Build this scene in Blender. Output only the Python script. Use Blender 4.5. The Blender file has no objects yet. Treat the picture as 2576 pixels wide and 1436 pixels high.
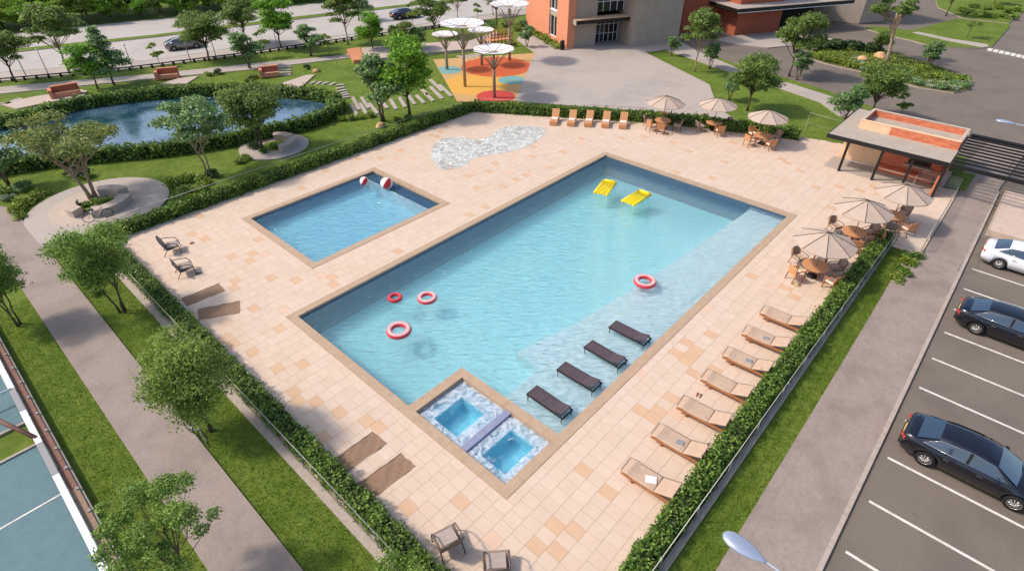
import bpy, math, random
import numpy as np
from math import sin, cos, pi, radians, sqrt, atan2
from mathutils import Vector, Matrix

# ------------------------------------------------------------------ camera, sky, sun, exposure
S = bpy.context.scene
COL = S.collection
CAM = Vector((-9.04, -23.14, 18.4))          # eye of the photographer (world metres, x along the long pool side)
PITCH, YAW, FL = radians(36.41), radians(-47.6), 1417.0 / 2576.0
cam = bpy.data.cameras.new('camera'); cam.sensor_width = 36; cam.lens = 36 * FL
cam.clip_start = 0.2; cam.clip_end = 1500
co = bpy.data.objects.new('camera', cam); COL.objects.link(co)
co.location = CAM; co.rotation_euler = (pi / 2 - PITCH, 0, YAW); S.camera = co

SUN_EL = radians(46.0)
SHD = Vector((0.65, -0.76)).normalized()      # direction shadows fall on the ground
w = bpy.data.worlds.new('World'); S.world = w; w.use_nodes = True
wn = w.node_tree.nodes; wl = w.node_tree.links
sky = wn.new('ShaderNodeTexSky'); sky.sky_type = 'NISHITA'; sky.sun_disc = False
sky.sun_elevation = SUN_EL; sky.sun_rotation = atan2(-SHD.x, -SHD.y)
sky.air_density = 1.0; sky.dust_density = 2.6; sky.ozone_density = 1.0
bg = wn['Background']; bg.inputs[1].default_value = 0.15
wl.new(sky.outputs[0], bg.inputs[0])
sl = bpy.data.lights.new('sun', 'SUN'); sl.energy = 2.6; sl.angle = radians(5); sl.color = (1.0, 0.90, 0.77)
so = bpy.data.objects.new('sun', sl); COL.objects.link(so)
sd = Vector((SHD.x * cos(SUN_EL), SHD.y * cos(SUN_EL), -sin(SUN_EL)))
so.rotation_euler = sd.to_track_quat('-Z', 'Y').to_euler(); so.location = (0, 0, 40)
vs = S.view_settings; vs.view_transform = 'Standard'; vs.look = 'None'; vs.exposure = 0.40; vs.gamma = 1

# ------------------------------------------------------------------ helpers
def at(px, py, z=0.0):
    """ground position (at height z) of a survey mark read in the 2576-wide photograph"""
    u = (px - 1288) / 1417.0; v = -(py - 718) / 1417.0
    c, s = cos(PITCH), sin(PITCH)
    dx, dy, dz = u, c + v * s, -s + v * c
    t = (z - CAM.z) / dz
    a = YAW
    return (CAM.x + t * (dx * cos(a) - dy * sin(a)), CAM.y + t * (dx * sin(a) + dy * cos(a)))

def C(r, g, b, k=1.0):
    f = lambda v: (v / 255 / 12.92 if v / 255 <= 0.04045 else ((v / 255 + 0.055) / 1.055) ** 2.4) * k
    return (f(r), f(g), f(b), 1)

class MB:
    def __init__(s): s.v = []; s.f = []; s.m = []; s.sm = []
    def add(s, vs, fs, m=0, smooth=False):
        o = len(s.v); s.v += [tuple(p) for p in vs]
        for q in fs: s.f.append([i + o for i in q]); s.m.append(m); s.sm.append(smooth)
        return s
    def box(s, c, d, rz=0.0, m=0, rx=0.0, ry=0.0, taper=1.0):
        R = Matrix.Rotation(rz, 3, 'Z') @ Matrix.Rotation(ry, 3, 'Y') @ Matrix.Rotation(rx, 3, 'X'); c = Vector(c)
        vs = []
        for z in (-1, 1):
            k = taper if z > 0 else 1
            for x, y in ((-1, -1), (1, -1), (1, 1), (-1, 1)):
                vs.append(c + R @ Vector((x * d[0] / 2 * k, y * d[1] / 2 * k, z * d[2] / 2)))
        return s.add(vs, [(3, 2, 1, 0), (4, 5, 6, 7), (0, 1, 5, 4), (1, 2, 6, 5), (2, 3, 7, 6), (3, 0, 4, 7)], m)
    def b6(s, x0, x1, y0, y1, z0, z1, m=0):
        return s.box(((x0 + x1) / 2, (y0 + y1) / 2, (z0 + z1) / 2), (abs(x1 - x0), abs(y1 - y0), abs(z1 - z0)), m=m)
    def tube(s, pts, r, n=8, m=0, caps=True, smooth=True):
        P = [Vector(p) for p in pts]; k = len(P); rr = r if isinstance(r, (list, tuple)) else [r] * k
        vs = []; prev = None
        for i, p in enumerate(P):
            t = (P[min(i + 1, k - 1)] - P[max(i - 1, 0)]).normalized()
            if prev is None: a = t.orthogonal().normalized()
            else:
                a = prev - t * prev.dot(t)
                a = a.normalized() if a.length > 1e-5 else t.orthogonal().normalized()
            prev = a; b = t.cross(a)
            for j in range(n): vs.append(p + (a * cos(2 * pi * j / n) + b * sin(2 * pi * j / n)) * rr[i])
        fs = [(i * n + j, i * n + (j + 1) % n, (i + 1) * n + (j + 1) % n, (i + 1) * n + j) for i in range(k - 1) for j in range(n)]
        s.add(vs, fs, m, smooth)
        if caps:
            o = len(s.v) - len(vs)
            s.f.append([o + j for j in range(n)][::-1]); s.m.append(m); s.sm.append(False)
            s.f.append([o + (k - 1) * n + j for j in range(n)]); s.m.append(m); s.sm.append(False)
        return s
    def lathe(s, prof, n=24, m=0, c=(0, 0, 0), smooth=True):
        k = len(prof); vs = []
        for r, z in prof:
            for j in range(n): vs.append((c[0] + r * cos(2 * pi * j / n), c[1] + r * sin(2 * pi * j / n), c[2] + z))
        fs = [(i * n + j, i * n + (j + 1) % n, (i + 1) * n + (j + 1) % n, (i + 1) * n + j) for i in range(k - 1) for j in range(n)]
        return s.add(vs, fs, m, smooth)
    def prism(s, poly, z0, z1, m=0, side=None):
        n = len(poly); a = sum(poly[i][0] * poly[(i + 1) % n][1] - poly[(i + 1) % n][0] * poly[i][1] for i in range(n))
        if a < 0: poly = poly[::-1]
        vs = [(x, y, z0) for x, y in poly] + [(x, y, z1) for x, y in poly]
        s.add(vs, [list(range(n, 2 * n))], m)
        o = len(s.v) - 2 * n
        for i in range(n):
            j = (i + 1) % n; s.f.append([o + i, o + j, o + n + j, o + n + i]); s.m.append(m if side is None else side); s.sm.append(False)
        return s
    def mesh(s, name, mats):
        me = bpy.data.meshes.new(name); me.from_pydata(s.v, [], s.f)
        for k in (mats if isinstance(mats, (list, tuple)) else [mats]): me.materials.append(k)
        me.polygons.foreach_set('material_index', s.m); me.polygons.foreach_set('use_smooth', s.sm); me.update()
        return me
    def build(s, name, mats, parent=None, loc=None, rz=0.0):
        return link(name, s.mesh(name, mats), parent, loc, rz)

def link(name, data, parent=None, loc=None, rz=0.0):
    o = bpy.data.objects.new(name, data); COL.objects.link(o)
    if parent: o.parent = parent
    if loc is not None: o.location = loc
    o.rotation_euler = (0, 0, rz)
    return o
def thing(name, label, cat, loc=(0, 0, 0), rz=0.0, group=None):
    o = link(name, None, None, loc, rz); o.empty_display_size = 0.2
    return tag(o, label, cat, group)
def tag(o, label, cat, group=None):
    o['label'] = label; o['category'] = cat
    if group: o['group'] = group
    return o
def struct(o, kind='structure'): o['kind'] = kind; return o
def copy_tree(o, label=None, loc=None, rz=None, scale=None):
    c = o.copy(); COL.objects.link(c)
    if label: c['label'] = label
    if loc is not None: c.location = loc
    if rz is not None: c.rotation_euler = (0, 0, rz)
    if scale is not None: c.scale = scale
    for ch in o.children:
        k = ch.copy(); COL.objects.link(k); k.parent = c
        for g in ch.children:
            q = g.copy(); COL.objects.link(q); q.parent = k
    return c

# ------------------------------------------------------------------ materials
def mat(name, col, rough=0.6, col2=None, scale=6.0, detail=4.0, bump=0.0, bscale=None, metal=0.0, spec=0.4, coat=0.0, lo=0.35, hi=0.65, alpha=None, emit=None):
    m = bpy.data.materials.new(name); m.use_nodes = True
    N = m.node_tree.nodes; L = m.node_tree.links; p = N['Principled BSDF']
    p.inputs['Base Color'].default_value = col; p.inputs['Roughness'].default_value = rough
    p.inputs['Metallic'].default_value = metal; p.inputs['Specular IOR Level'].default_value = spec
    p.inputs['Coat Weight'].default_value = coat; p.inputs['Coat Roughness'].default_value = 0.05
    if alpha is not None: p.inputs['Alpha'].default_value = alpha
    if col2 is not None or bump:
        g = N.new('ShaderNodeNewGeometry')
        n = N.new('ShaderNodeTexNoise'); n.inputs['Scale'].default_value = scale; n.inputs['Detail'].default_value = detail
        n.inputs['Roughness'].default_value = 0.6
        L.new(g.outputs['Position'], n.inputs['Vector'])
        if col2 is not None:
            r = N.new('ShaderNodeValToRGB'); r.color_ramp.elements[0].position = lo; r.color_ramp.elements[1].position = hi
            r.color_ramp.elements[0].color = col; r.color_ramp.elements[1].color = col2
            L.new(n.outputs['Fac'], r.inputs['Fac']); L.new(r.outputs['Color'], p.inputs['Base Color'])
        if bump:
            n2 = N.new('ShaderNodeTexNoise'); n2.inputs['Scale'].default_value = bscale or scale; n2.inputs['Detail'].default_value = 5
            L.new(g.outputs['Position'], n2.inputs['Vector'])
            b = N.new('ShaderNodeBump'); b.inputs['Strength'].default_value = bump; b.inputs['Distance'].default_value = 0.03
            L.new(n2.outputs['Fac'], b.inputs['Height']); L.new(b.outputs['Normal'], p.inputs['Normal'])
    return m

def twoscale(m, big, bigcol, f0=0.45, f1=0.7, strength=0.6):
    """large soft stains mixed over the base colour"""
    N = m.node_tree.nodes; L = m.node_tree.links; p = N['Principled BSDF']
    src = p.inputs['Base Color'].links[0].from_socket
    g = N.new('ShaderNodeNewGeometry'); n = N.new('ShaderNodeTexNoise'); n.inputs['Scale'].default_value = big; n.inputs['Detail'].default_value = 6
    n.inputs['Roughness'].default_value = 0.62
    L.new(g.outputs['Position'], n.inputs['Vector'])
    mr = N.new('ShaderNodeMapRange'); mr.inputs[1].default_value = f0; mr.inputs[2].default_value = f1; mr.inputs[4].default_value = strength
    L.new(n.outputs['Fac'], mr.inputs[0])
    mx = N.new('ShaderNodeMix'); mx.data_type = 'RGBA'; mx.inputs[7].default_value = bigcol
    L.new(mr.outputs[0], mx.inputs[0]); L.new(src, mx.inputs[6]); L.new(mx.outputs[2], p.inputs['Base Color'])
    return m

def leafmat(name, dark, light, trans=0.3):
    m = bpy.data.materials.new(name); m.use_nodes = True
    N = m.node_tree.nodes; L = m.node_tree.links; p = N['Principled BSDF']; out = N['Material Output']
    g = N.new('ShaderNodeNewGeometry'); r = N.new('ShaderNodeValToRGB')
    r.color_ramp.elements[0].color = dark; r.color_ramp.elements[1].color = light
    e = r.color_ramp.elements.new(0.6); e.color = tuple((dark[i] * 0.55 + light[i] * 0.45) for i in range(3)) + (1,)
    nz = N.new('ShaderNodeTexNoise'); nz.inputs['Scale'].default_value = 1.1; nz.inputs['Detail'].default_value = 3; L.new(g.outputs['Position'], nz.inputs['Vector'])
    mr = N.new('ShaderNodeMapRange'); mr.inputs[1].default_value = .3; mr.inputs[2].default_value = .7; mr.inputs[3].default_value = -.22; mr.inputs[4].default_value = .26; L.new(nz.outputs['Fac'], mr.inputs[0])
    ad = N.new('ShaderNodeMath'); ad.operation = 'ADD'; L.new(g.outputs['Random Per Island'], ad.inputs[0]); L.new(mr.outputs[0], ad.inputs[1])
    L.new(ad.outputs[0], r.inputs['Fac']); L.new(r.outputs['Color'], p.inputs['Base Color'])
    p.inputs['Roughness'].default_value = 0.5; p.inputs['Specular IOR Level'].default_value = 0.35
    t = N.new('ShaderNodeBsdfTranslucent'); L.new(r.outputs['Color'], t.inputs['Color'])
    mx = N.new('ShaderNodeMixShader'); mx.inputs[0].default_value = trans
    L.new(p.outputs[0], mx.inputs[1]); L.new(t.outputs[0], mx.inputs[2]); L.new(mx.outputs[0], out.inputs['Surface'])
    return m

def brickmat(name, c1, c2, mortar, axis_rot=0.0, bw=0.24, bh=0.075):
    m = bpy.data.materials.new(name); m.use_nodes = True
    N = m.node_tree.nodes; L = m.node_tree.links; p = N['Principled BSDF']
    tc = N.new('ShaderNodeTexCoord'); mp = N.new('ShaderNodeMapping'); mp.inputs['Rotation'].default_value = (0, 0, axis_rot)
    L.new(tc.outputs['Object'], mp.inputs['Vector'])
    sx = N.new('ShaderNodeSeparateXYZ'); L.new(mp.outputs[0], sx.inputs[0])
    ad = N.new('ShaderNodeMath'); ad.operation = 'ADD'; L.new(sx.outputs[0], ad.inputs[0]); L.new(sx.outputs[1], ad.inputs[1])
    cb = N.new('ShaderNodeCombineXYZ'); L.new(ad.outputs[0], cb.inputs[0]); L.new(sx.outputs[2], cb.inputs[1])
    b = N.new('ShaderNodeTexBrick'); b.inputs['Scale'].default_value = 1; b.inputs['Brick Width'].default_value = bw; b.inputs['Row Height'].default_value = bh
    b.inputs['Mortar Size'].default_value = 0.012; b.inputs['Color1'].default_value = c1; b.inputs['Color2'].default_value = c2; b.inputs['Mortar'].default_value = mortar
    L.new(cb.outputs[0], b.inputs['Vector']); L.new(b.outputs['Color'], p.inputs['Base Color'])
    bp = N.new('ShaderNodeBump'); bp.inputs['Strength'].default_value = 0.5; bp.inputs['Distance'].default_value = 0.01; bp.invert = True
    L.new(b.outputs['Fac'], bp.inputs['Height']); L.new(bp.outputs['Normal'], p.inputs['Normal'])
    p.inputs['Roughness'].default_value = 0.85
    return m

def watermat(name, tint, refr=0.4, bump=0.25, scale=(0.55, 1.5, 1.0), rough=0.03, wscale=1.6, foam=None, foamcol=(0.85, 0.9, 0.93, 1), milk=None, absorb=None):
    m = bpy.data.materials.new(name); m.use_nodes = True
    N = m.node_tree.nodes; L = m.node_tree.links; out = N['Material Output']; N.remove(N['Principled BSDF'])
    g = N.new('ShaderNodeNewGeometry'); mp = N.new('ShaderNodeMapping'); mp.inputs['Scale'].default_value = scale; mr0 = N.new('ShaderNodeMapping'); mr0.inputs['Rotation'].default_value = (0, 0, 0.83)
    L.new(g.outputs['Position'], mr0.inputs['Vector']); L.new(mr0.outputs[0], mp.inputs['Vector'])
    n = N.new('ShaderNodeTexNoise'); n.inputs['Scale'].default_value = wscale; n.inputs['Detail'].default_value = 5; n.inputs['Roughness'].default_value = 0.55; n.inputs['Distortion'].default_value = 0.6
    L.new(mp.outputs[0], n.inputs['Vector'])
    b = N.new('ShaderNodeBump'); b.inputs['Strength'].default_value = bump; b.inputs['Distance'].default_value = 0.22
    L.new(n.outputs['Fac'], b.inputs['Height'])
    tr = N.new('ShaderNodeBsdfTransparent'); tr.inputs[0].default_value = tint
    rf = N.new('ShaderNodeBsdfRefraction'); rf.inputs['IOR'].default_value = 1.33; rf.inputs['Roughness'].default_value = 0.02; rf.inputs['Color'].default_value = tint
    gl = N.new('ShaderNodeBsdfGlossy'); gl.inputs['Roughness'].default_value = rough
    fr = N.new('ShaderNodeFresnel'); fr.inputs['IOR'].default_value = 1.33
    for k in (rf, gl, fr): L.new(b.outputs['Normal'], k.inputs['Normal'])
    m1 = N.new('ShaderNodeMixShader'); m1.inputs[0].default_value = refr; L.new(tr.outputs[0], m1.inputs[1]); L.new(rf.outputs[0], m1.inputs[2])
    if milk:
        df = N.new('ShaderNodeBsdfDiffuse'); df.inputs[0].default_value = milk[1]
        mk = N.new('ShaderNodeMixShader'); mk.inputs[0].default_value = milk[0]; L.new(m1.outputs[0], mk.inputs[1]); L.new(df.outputs[0], mk.inputs[2]); m1 = mk
    m2 = N.new('ShaderNodeMixShader'); L.new(fr.outputs[0], m2.inputs[0]); L.new(m1.outputs[0], m2.inputs[1]); L.new(gl.outputs[0], m2.inputs[2])
    last = m2
    if foam:
        fn = N.new('ShaderNodeTexNoise'); fn.inputs['Scale'].default_value = foam[0]; fn.inputs['Detail'].default_value = 8; fn.inputs['Roughness'].default_value = 0.7; fn.inputs['Distortion'].default_value = 1.2
        L.new(g.outputs['Position'], fn.inputs['Vector'])
        mr = N.new('ShaderNodeMapRange'); mr.inputs[1].default_value = foam[1]; mr.inputs[2].default_value = foam[2]; mr.inputs[4].default_value = foam[3]
        L.new(fn.outputs['Fac'], mr.inputs[0])
        d = N.new('ShaderNodeBsdfDiffuse'); d.inputs[0].default_value = foamcol
        m3 = N.new('ShaderNodeMixShader'); L.new(mr.outputs[0], m3.inputs[0]); L.new(last.outputs[0], m3.inputs[1]); L.new(d.outputs[0], m3.inputs[2]); last = m3
    L.new(last.outputs[0], out.inputs['Surface'])
    if absorb:
        va = N.new('ShaderNodeVolumeAbsorption'); va.inputs['Color'].default_value = absorb[0]; va.inputs['Density'].default_value = absorb[1]; L.new(va.outputs[0], out.inputs['Volume'])
    return m

M = {}
M['grass'] = twoscale(mat('grass', C(90, 114, 38, .85), 0.9, C(124, 140, 60, .88), 2.2, 8, 0.9, 60, spec=0.15, lo=.3, hi=.7), 0.35, C(82, 106, 32, .8), .45, .65, .6)
M['mound'] = M['grass']
M['tileA'] = mat('tile_cream', C(224, 200, 179, .86), 0.62, C(217, 192, 171, .86), 1.3, 6, 0.06, 30)
M['tileB'] = mat('tile_pale', C(226, 203, 182, .86), 0.6, C(220, 196, 175, .86), 1.5, 6, 0.06, 30)
M['tileC'] = mat('tile_blush', C(222, 197, 177, .86), 0.64, C(225, 201, 180, .86), 1.1, 6, 0.06, 30)
M['tileO'] = mat('tile_apricot', C(221, 183, 149, .86), 0.64, C(215, 176, 143, .86), 1.4, 6, 0.06, 30)
M['tileP'] = mat('tile_peach', C(224, 190, 164, .92), 0.64, C(216, 182, 160, .92), 1.4, 6, 0.06, 30)
M['grout'] = mat('grout', C(204, 181, 156), 0.9, C(194, 170, 147), 8)
M['coping'] = mat('coping_stone', C(196, 168, 140, .86), 0.6, C(186, 156, 130, .86), 2.5, 5, 0.08, 30)
M['poolfloor'] = mat('pool_plaster', C(222, 248, 253), 0.7, C(214, 245, 252), 0.5, 3)
M['kidfloor'] = mat('pool_plaster_blue', C(204, 238, 250), 0.7, C(192, 232, 248), 0.6, 3)
M['poolwall'] = mat('pool_mosaic', C(6, 40, 96), 0.35, C(16, 66, 128), 14, 2)
M['shelf'] = mat('shelf_plaster', C(240, 246, 250), 0.7, C(232, 242, 248), 0.8, 3)
M['water'] = watermat('pool_water', (0.97, 1.0, 1.0, 1), 0.30, 0.8, wscale=3.3, milk=(0.11, C(176, 234, 242)), absorb=((0.40, 0.92, 0.985, 1), 0.21))
M['kidwater'] = watermat('kids_pool_water', (0.97, 1.0, 1.0, 1), 0.28, 0.75, wscale=3.1, milk=(0.13, C(140, 206, 236)), absorb=((0.38, 0.88, 0.985, 1), 0.26))
M['spawater'] = watermat('spa_water', (0.62, 0.92, 0.98, 1), 0.4, 0.6, wscale=3.5, foam=(1.5, .56, .78, .55))
M['spafoam'] = watermat('spa_foam', (0.6, 0.85, 0.98, 1), 0.3, 0.8, wscale=5, foam=(2.6, .34, .70, .92), foamcol=(0.70, 0.76, 0.83, 1))
M['film'] = watermat('splash_film', (0.9, 0.95, 0.96, 1), 0.2, 0.6, wscale=2.2, rough=0.15, foam=(1.3, .30, .62, .72), foamcol=(0.78, 0.83, 0.82, 1))
M['pond'] = mat('pond_water', C(24, 62, 84), 0.10, C(96, 124, 142), 0.28, 5, 0.4, 4.0, spec=1.0, coat=0.6, lo=.42, hi=.7)  # pale grey patches put the sky's reflection into the water colour
M['concrete'] = twoscale(mat('concrete', C(166, 150, 140, .72), 0.85, C(178, 162, 151, .72), 7, 8, 0.15, 40), 0.5, C(138, 124, 115, .72), .45, .7, .7)
M['plaza'] = twoscale(mat('plaza_paving', C(184, 172, 163, .8), 0.85, C(194, 182, 172, .8), 6, 7, 0.1, 30), 0.22, C(164, 152, 146, .8), .48, .7, .6)
M['plaza_warm'] = mat('plaza_warm_paving', C(206, 188, 174, .8), 0.85, C(196, 178, 164, .8), 3, 6, 0.1, 30)
M['kerb'] = mat('kerb_concrete', C(172, 158, 146, .85), 0.9, C(188, 174, 162, .85), 5, 6, 0.2, 30)
M['asphalt'] = twoscale(mat('asphalt', C(126, 115, 105, .72), 0.9, C(144, 131, 120, .72), 22, 9, 0.35, 70), 0.3, C(110, 100, 92, .72), .45, .7, .6)
twoscale(M['asphalt'], 1.7, C(84, 78, 74, .76), .64, .76, .55)
for k_ in 'ABCOP': twoscale(M['tile' + k_], .30, C(212, 185, 160, .86), .46, .72, .4)
M['road'] = twoscale(mat('road_concrete', C(190, 182, 176, .8), 0.85, C(200, 192, 186, .8), 3, 6), 0.2, C(172, 164, 158, .8), .45, .7, .6)
M['paint'] = mat('road_paint', C(232, 226, 216, .9), 0.7, C(196, 186, 174, .9), 5, 9, lo=.4, hi=.75)
M['court'] = mat('court_acrylic', C(104, 138, 146, .75), 0.75, C(96, 130, 138, .75), 3, 6, 0.1, 60)
M['white'] = mat('white_paint', C(236, 238, 242), 0.4, C(222, 224, 230), 3, 4)
M['canvas'] = mat('canvas', C(186, 166, 151), 0.9, C(178, 157, 142), 4, 5, 0.1, 40)
M['shade'] = mat('shade_fabric', C(240, 236, 236), 0.7, C(226, 220, 220), 2, 4)
M['wood'] = mat('teak', C(178, 116, 72), 0.55, C(154, 96, 58), 18, 6, 0.15, 60)
M['woodlt'] = mat('teak_light', C(208, 152, 106), 0.55, C(192, 134, 90), 16, 6, 0.15, 60)
M['wooddk'] = mat('teak_weathered', C(150, 122, 98), 0.6, C(128, 102, 82), 16, 6, 0.15, 60)
M['cushion'] = mat('mattress_fabric', C(202, 174, 150, .88), 0.9, C(192, 162, 140, .88), 6, 6, 0.15, 50)
M['greypad'] = mat('grey_pad', C(172, 158, 150), 0.9, C(160, 146, 140), 6, 5, 0.1, 50)
M['cream'] = mat('cream_fabric', C(232, 216, 202), 0.9, C(222, 204, 190), 6, 5, 0.1, 50)
M['wicker'] = mat('woven_rattan', C(164, 146, 130), 0.75, C(134, 116, 102), 40, 4, 0.5, 90)
M['metal_dk'] = mat('dark_metal', C(52, 42, 38), 0.4, metal=0.3)
M['metal_br'] = mat('bronze_metal', C(112, 98, 88), 0.45, C(96, 84, 76), 8, metal=0.1)
M['taupe'] = mat('taupe_paint', C(164, 146, 130), 0.5, C(150, 132, 118), 4)
M['sling_dk'] = mat('dark_sling', C(88, 74, 78), 0.6, C(74, 62, 68), 8, 4, 0.1, 60)
M['black'] = mat('black_iron', C(24, 23, 23), 0.5)
M['steel'] = mat('brushed_steel', C(190, 190, 188), 0.35, metal=0.7)
M['rail'] = mat('painted_rail', C(180, 176, 170), 0.4, metal=0.2)
M['glass_rail'] = mat('rail_glass', C(200, 215, 215), 0.05, alpha=0.12)
M['towel'] = mat('brown_towel', C(150, 122, 100), 0.95, C(134, 106, 86), 9, 6, 0.3, 80)
M['ring_red'] = mat('ring_vinyl_red', C(214, 60, 66), 0.25, coat=0.4)
M['ring_dark'] = mat('ring_vinyl_dark', C(176, 40, 44), 0.25, coat=0.4)
M['ring_pale'] = mat('ring_vinyl_pale', C(222, 170, 172), 0.2, coat=0.4)
M['yellow'] = mat('yellow_vinyl', C(238, 216, 30), 0.3, C(226, 200, 20), 3, coat=0.3)
M['ball_red'] = mat('ball_red', C(206, 36, 36), 0.3, coat=0.3)
M['ball_white'] = mat('ball_white', C(240, 232, 226), 0.35, coat=0.3)
M['brick'] = brickmat('brick_orange', C(218, 132, 96), C(204, 114, 80), C(210, 160, 132))
M['brickdk'] = brickmat('brick_red', C(186, 92, 62), C(158, 70, 46), C(160, 104, 82))
M['brickpav'] = brickmat('brick_pavilion', C(220, 130, 92), C(196, 102, 70), C(160, 106, 84), 0, 0.4, 0.12)
M['render'] = mat('grey_render', C(170, 156, 142), 0.9, C(160, 146, 134), 1.2, 6, 0.1, 30)
M['rooftop'] = mat('roof_membrane', C(186, 174, 158, .85), 0.9, C(174, 162, 148, .85), 1.5, 6, 0.1, 30)
M['peach'] = mat('peach_plaster', C(232, 194, 158), 0.9, C(222, 182, 148), 1.5, 5)
M['glass'] = mat('window_glass', C(24, 28, 32), 0.06, spec=0.8)
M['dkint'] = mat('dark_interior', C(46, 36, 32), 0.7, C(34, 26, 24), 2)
M['bark'] = mat('bark', C(104, 88, 72), 0.9, C(78, 64, 52), 9, 6, 0.4, 40)
M['barklt'] = mat('bark_pale', C(168, 148, 124), 0.9, C(138, 116, 94), 9, 6, 0.4, 40)
M['lf_deep'] = leafmat('leaf_deep', C(72, 100, 40), C(164, 184, 100), 0.5)
M['lf_bright'] = leafmat('leaf_bright', C(72, 124, 24), C(164, 206, 76), 0.48)
M['lf_olive'] = leafmat('leaf_olive', C(92, 110, 44), C(182, 190, 116), 0.46)
M['lf_blue'] = leafmat('leaf_grey_green', C(70, 108, 52), C(172, 200, 138), 0.46)
M['lf_mid'] = leafmat('leaf_mid', C(86, 116, 42), C(182, 200, 106), 0.5)
M['lf_fresh'] = leafmat('leaf_fresh', C(80, 116, 40), C(178, 204, 108), 0.5)
M['lf_hedge'] = leafmat('leaf_hedge', C(50, 82, 22), C(142, 172, 74), 0.38)
M['lf_lime'] = leafmat('leaf_lime', C(84, 112, 26), C(176, 190, 84), 0.35)
M['lf_wood'] = leafmat('leaf_woodland', C(84, 130, 28), C(184, 210, 84), 0.5)
M['lf_dark'] = leafmat('leaf_dark', C(34, 56, 28), C(88, 112, 60))
M['lf_pale'] = leafmat('leaf_silver', C(92, 118, 80), C(196, 206, 172))
M['lf_grass'] = leafmat('grass_blade', C(104, 130, 40, .95), C(144, 162, 70, .95), 0.45)
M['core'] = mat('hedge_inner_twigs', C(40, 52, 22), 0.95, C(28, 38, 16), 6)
M['soil'] = mat('planting_soil', C(92, 88, 46), 0.95, C(74, 84, 34), 3, 6)
M['petal'] = mat('orange_petal', C(232, 150, 60), 0.7)
M['rock'] = mat('sandstone_rock', C(214, 170, 128), 0.9, C(190, 146, 108), 3, 6, 0.4, 8)
def ply(n, a): return mat(n, a, 0.85, tuple(x * 0.93 for x in a[:3]) + (1,), 2.0, 6, 0.1, 60)
M['pg_tan'] = ply('rubber_tan', C(206, 166, 110, .85)); M['pg_must'] = ply('rubber_mustard', C(226, 172, 78, .85)); M['pg_or'] = ply('rubber_orange', C(206, 98, 52, .85))
M['pg_teal'] = ply('rubber_teal', C(124, 172, 170, .85)); M['pg_red'] = ply('rubber_red', C(204, 70, 64, .85))
M['terra'] = ply('terracotta_deck', C(214, 142, 104, .85))
M['paintblk'] = mat('car_paint_navy', C(30, 34, 46), 0.18, coat=1.0, spec=0.6, metal=0.6)
M['paintsil'] = mat('car_paint_silver', C(196, 198, 204), 0.2, coat=1.0, metal=0.3)
M['paintwht'] = mat('car_paint_white', C(226, 228, 234), 0.18, coat=1.0)
M['paintgry'] = mat('car_paint_grey', C(132, 126, 126), 0.2, coat=1.0, metal=0.3)
M['tyre'] = mat('tyre_rubber', C(24, 24, 25), 0.85)
M['rim'] = mat('alloy_rim', C(206, 202, 198), 0.3, metal=0.7)
M['carglass'] = mat('car_glass', C(40, 58, 78), 0.04, spec=1.0, coat=1.0)
M['tail'] = mat('tail_lens', C(206, 40, 36), 0.2, coat=0.8)
M['head'] = mat('head_lens', C(226, 228, 230), 0.1, coat=0.8)
M['chrome'] = mat('chrome_trim', C(215, 215, 215), 0.12, metal=1.0)
M['plate'] = mat('number_plate', C(236, 216, 120), 0.4)
M['lamp_sh'] = mat('lamp_shell', C(178, 188, 208), 0.18, metal=0.5, coat=0.6)
M['lamp_un'] = mat('lamp_underside', C(120, 116, 116), 0.4)
M['courtbrown'] = mat('brown_boards', C(132, 92, 78), 0.7, C(116, 80, 66), 7, 5, 0.1, 40)
M['grey'] = mat('grey_metal', C(140, 138, 140), 0.5)
M['leather'] = mat('sandal_leather', C(140, 84, 56), 0.7)
M['paper'] = mat('paper', C(240, 236, 230), 0.8)
M['straw'] = mat('straw_weave', C(186, 160, 128), 0.9, C(166, 140, 110), 30, 3, 0.4, 80)
M['lavender'] = mat('lavender_tile', C(142, 146, 172), 0.5, C(130, 134, 162), 3)
M['beigewall'] = mat('beige_plaster', C(196, 176, 160), 0.9, C(186, 164, 150), 2)

# ------------------------------------------------------------------ ground, roads, paths
rnd = random.Random(7)
POOL = (0, 27.5, -14.57, 0.0); KIDS = (3.27, 13.1, 3.63, 11.33)
def holed(x0, x1, y0, y1, z, holes):
    b = MB(); xs = sorted({x0, x1} | {h[0] for h in holes} | {h[1] for h in holes}); ys = sorted({y0, y1} | {h[2] for h in holes} | {h[3] for h in holes})
    for i in range(len(xs) - 1):
        for j in range(len(ys) - 1):
            cx, cy = (xs[i] + xs[i + 1]) / 2, (ys[j] + ys[j + 1]) / 2
            if any(h[0] < cx < h[1] and h[2] < cy < h[3] for h in holes): continue
            b.add([(xs[i], ys[j], z), (xs[i + 1], ys[j], z), (xs[i + 1], ys[j + 1], z), (xs[i], ys[j + 1], z)], [(0, 1, 2, 3)])
    return b
struct(holed(-400, 900, -500, 800, -0.075, [POOL, KIDS]).build('ground', M['grass']))
def sheet(name, pts, z, m, z0=-0.2, side=None):
    return struct(MB().prism(pts, z0, z, 0, 1 if side else None).build(name, [m, side] if side else m))
P = lambda L, z=0: [at(x, y, z) for x, y in L]

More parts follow.
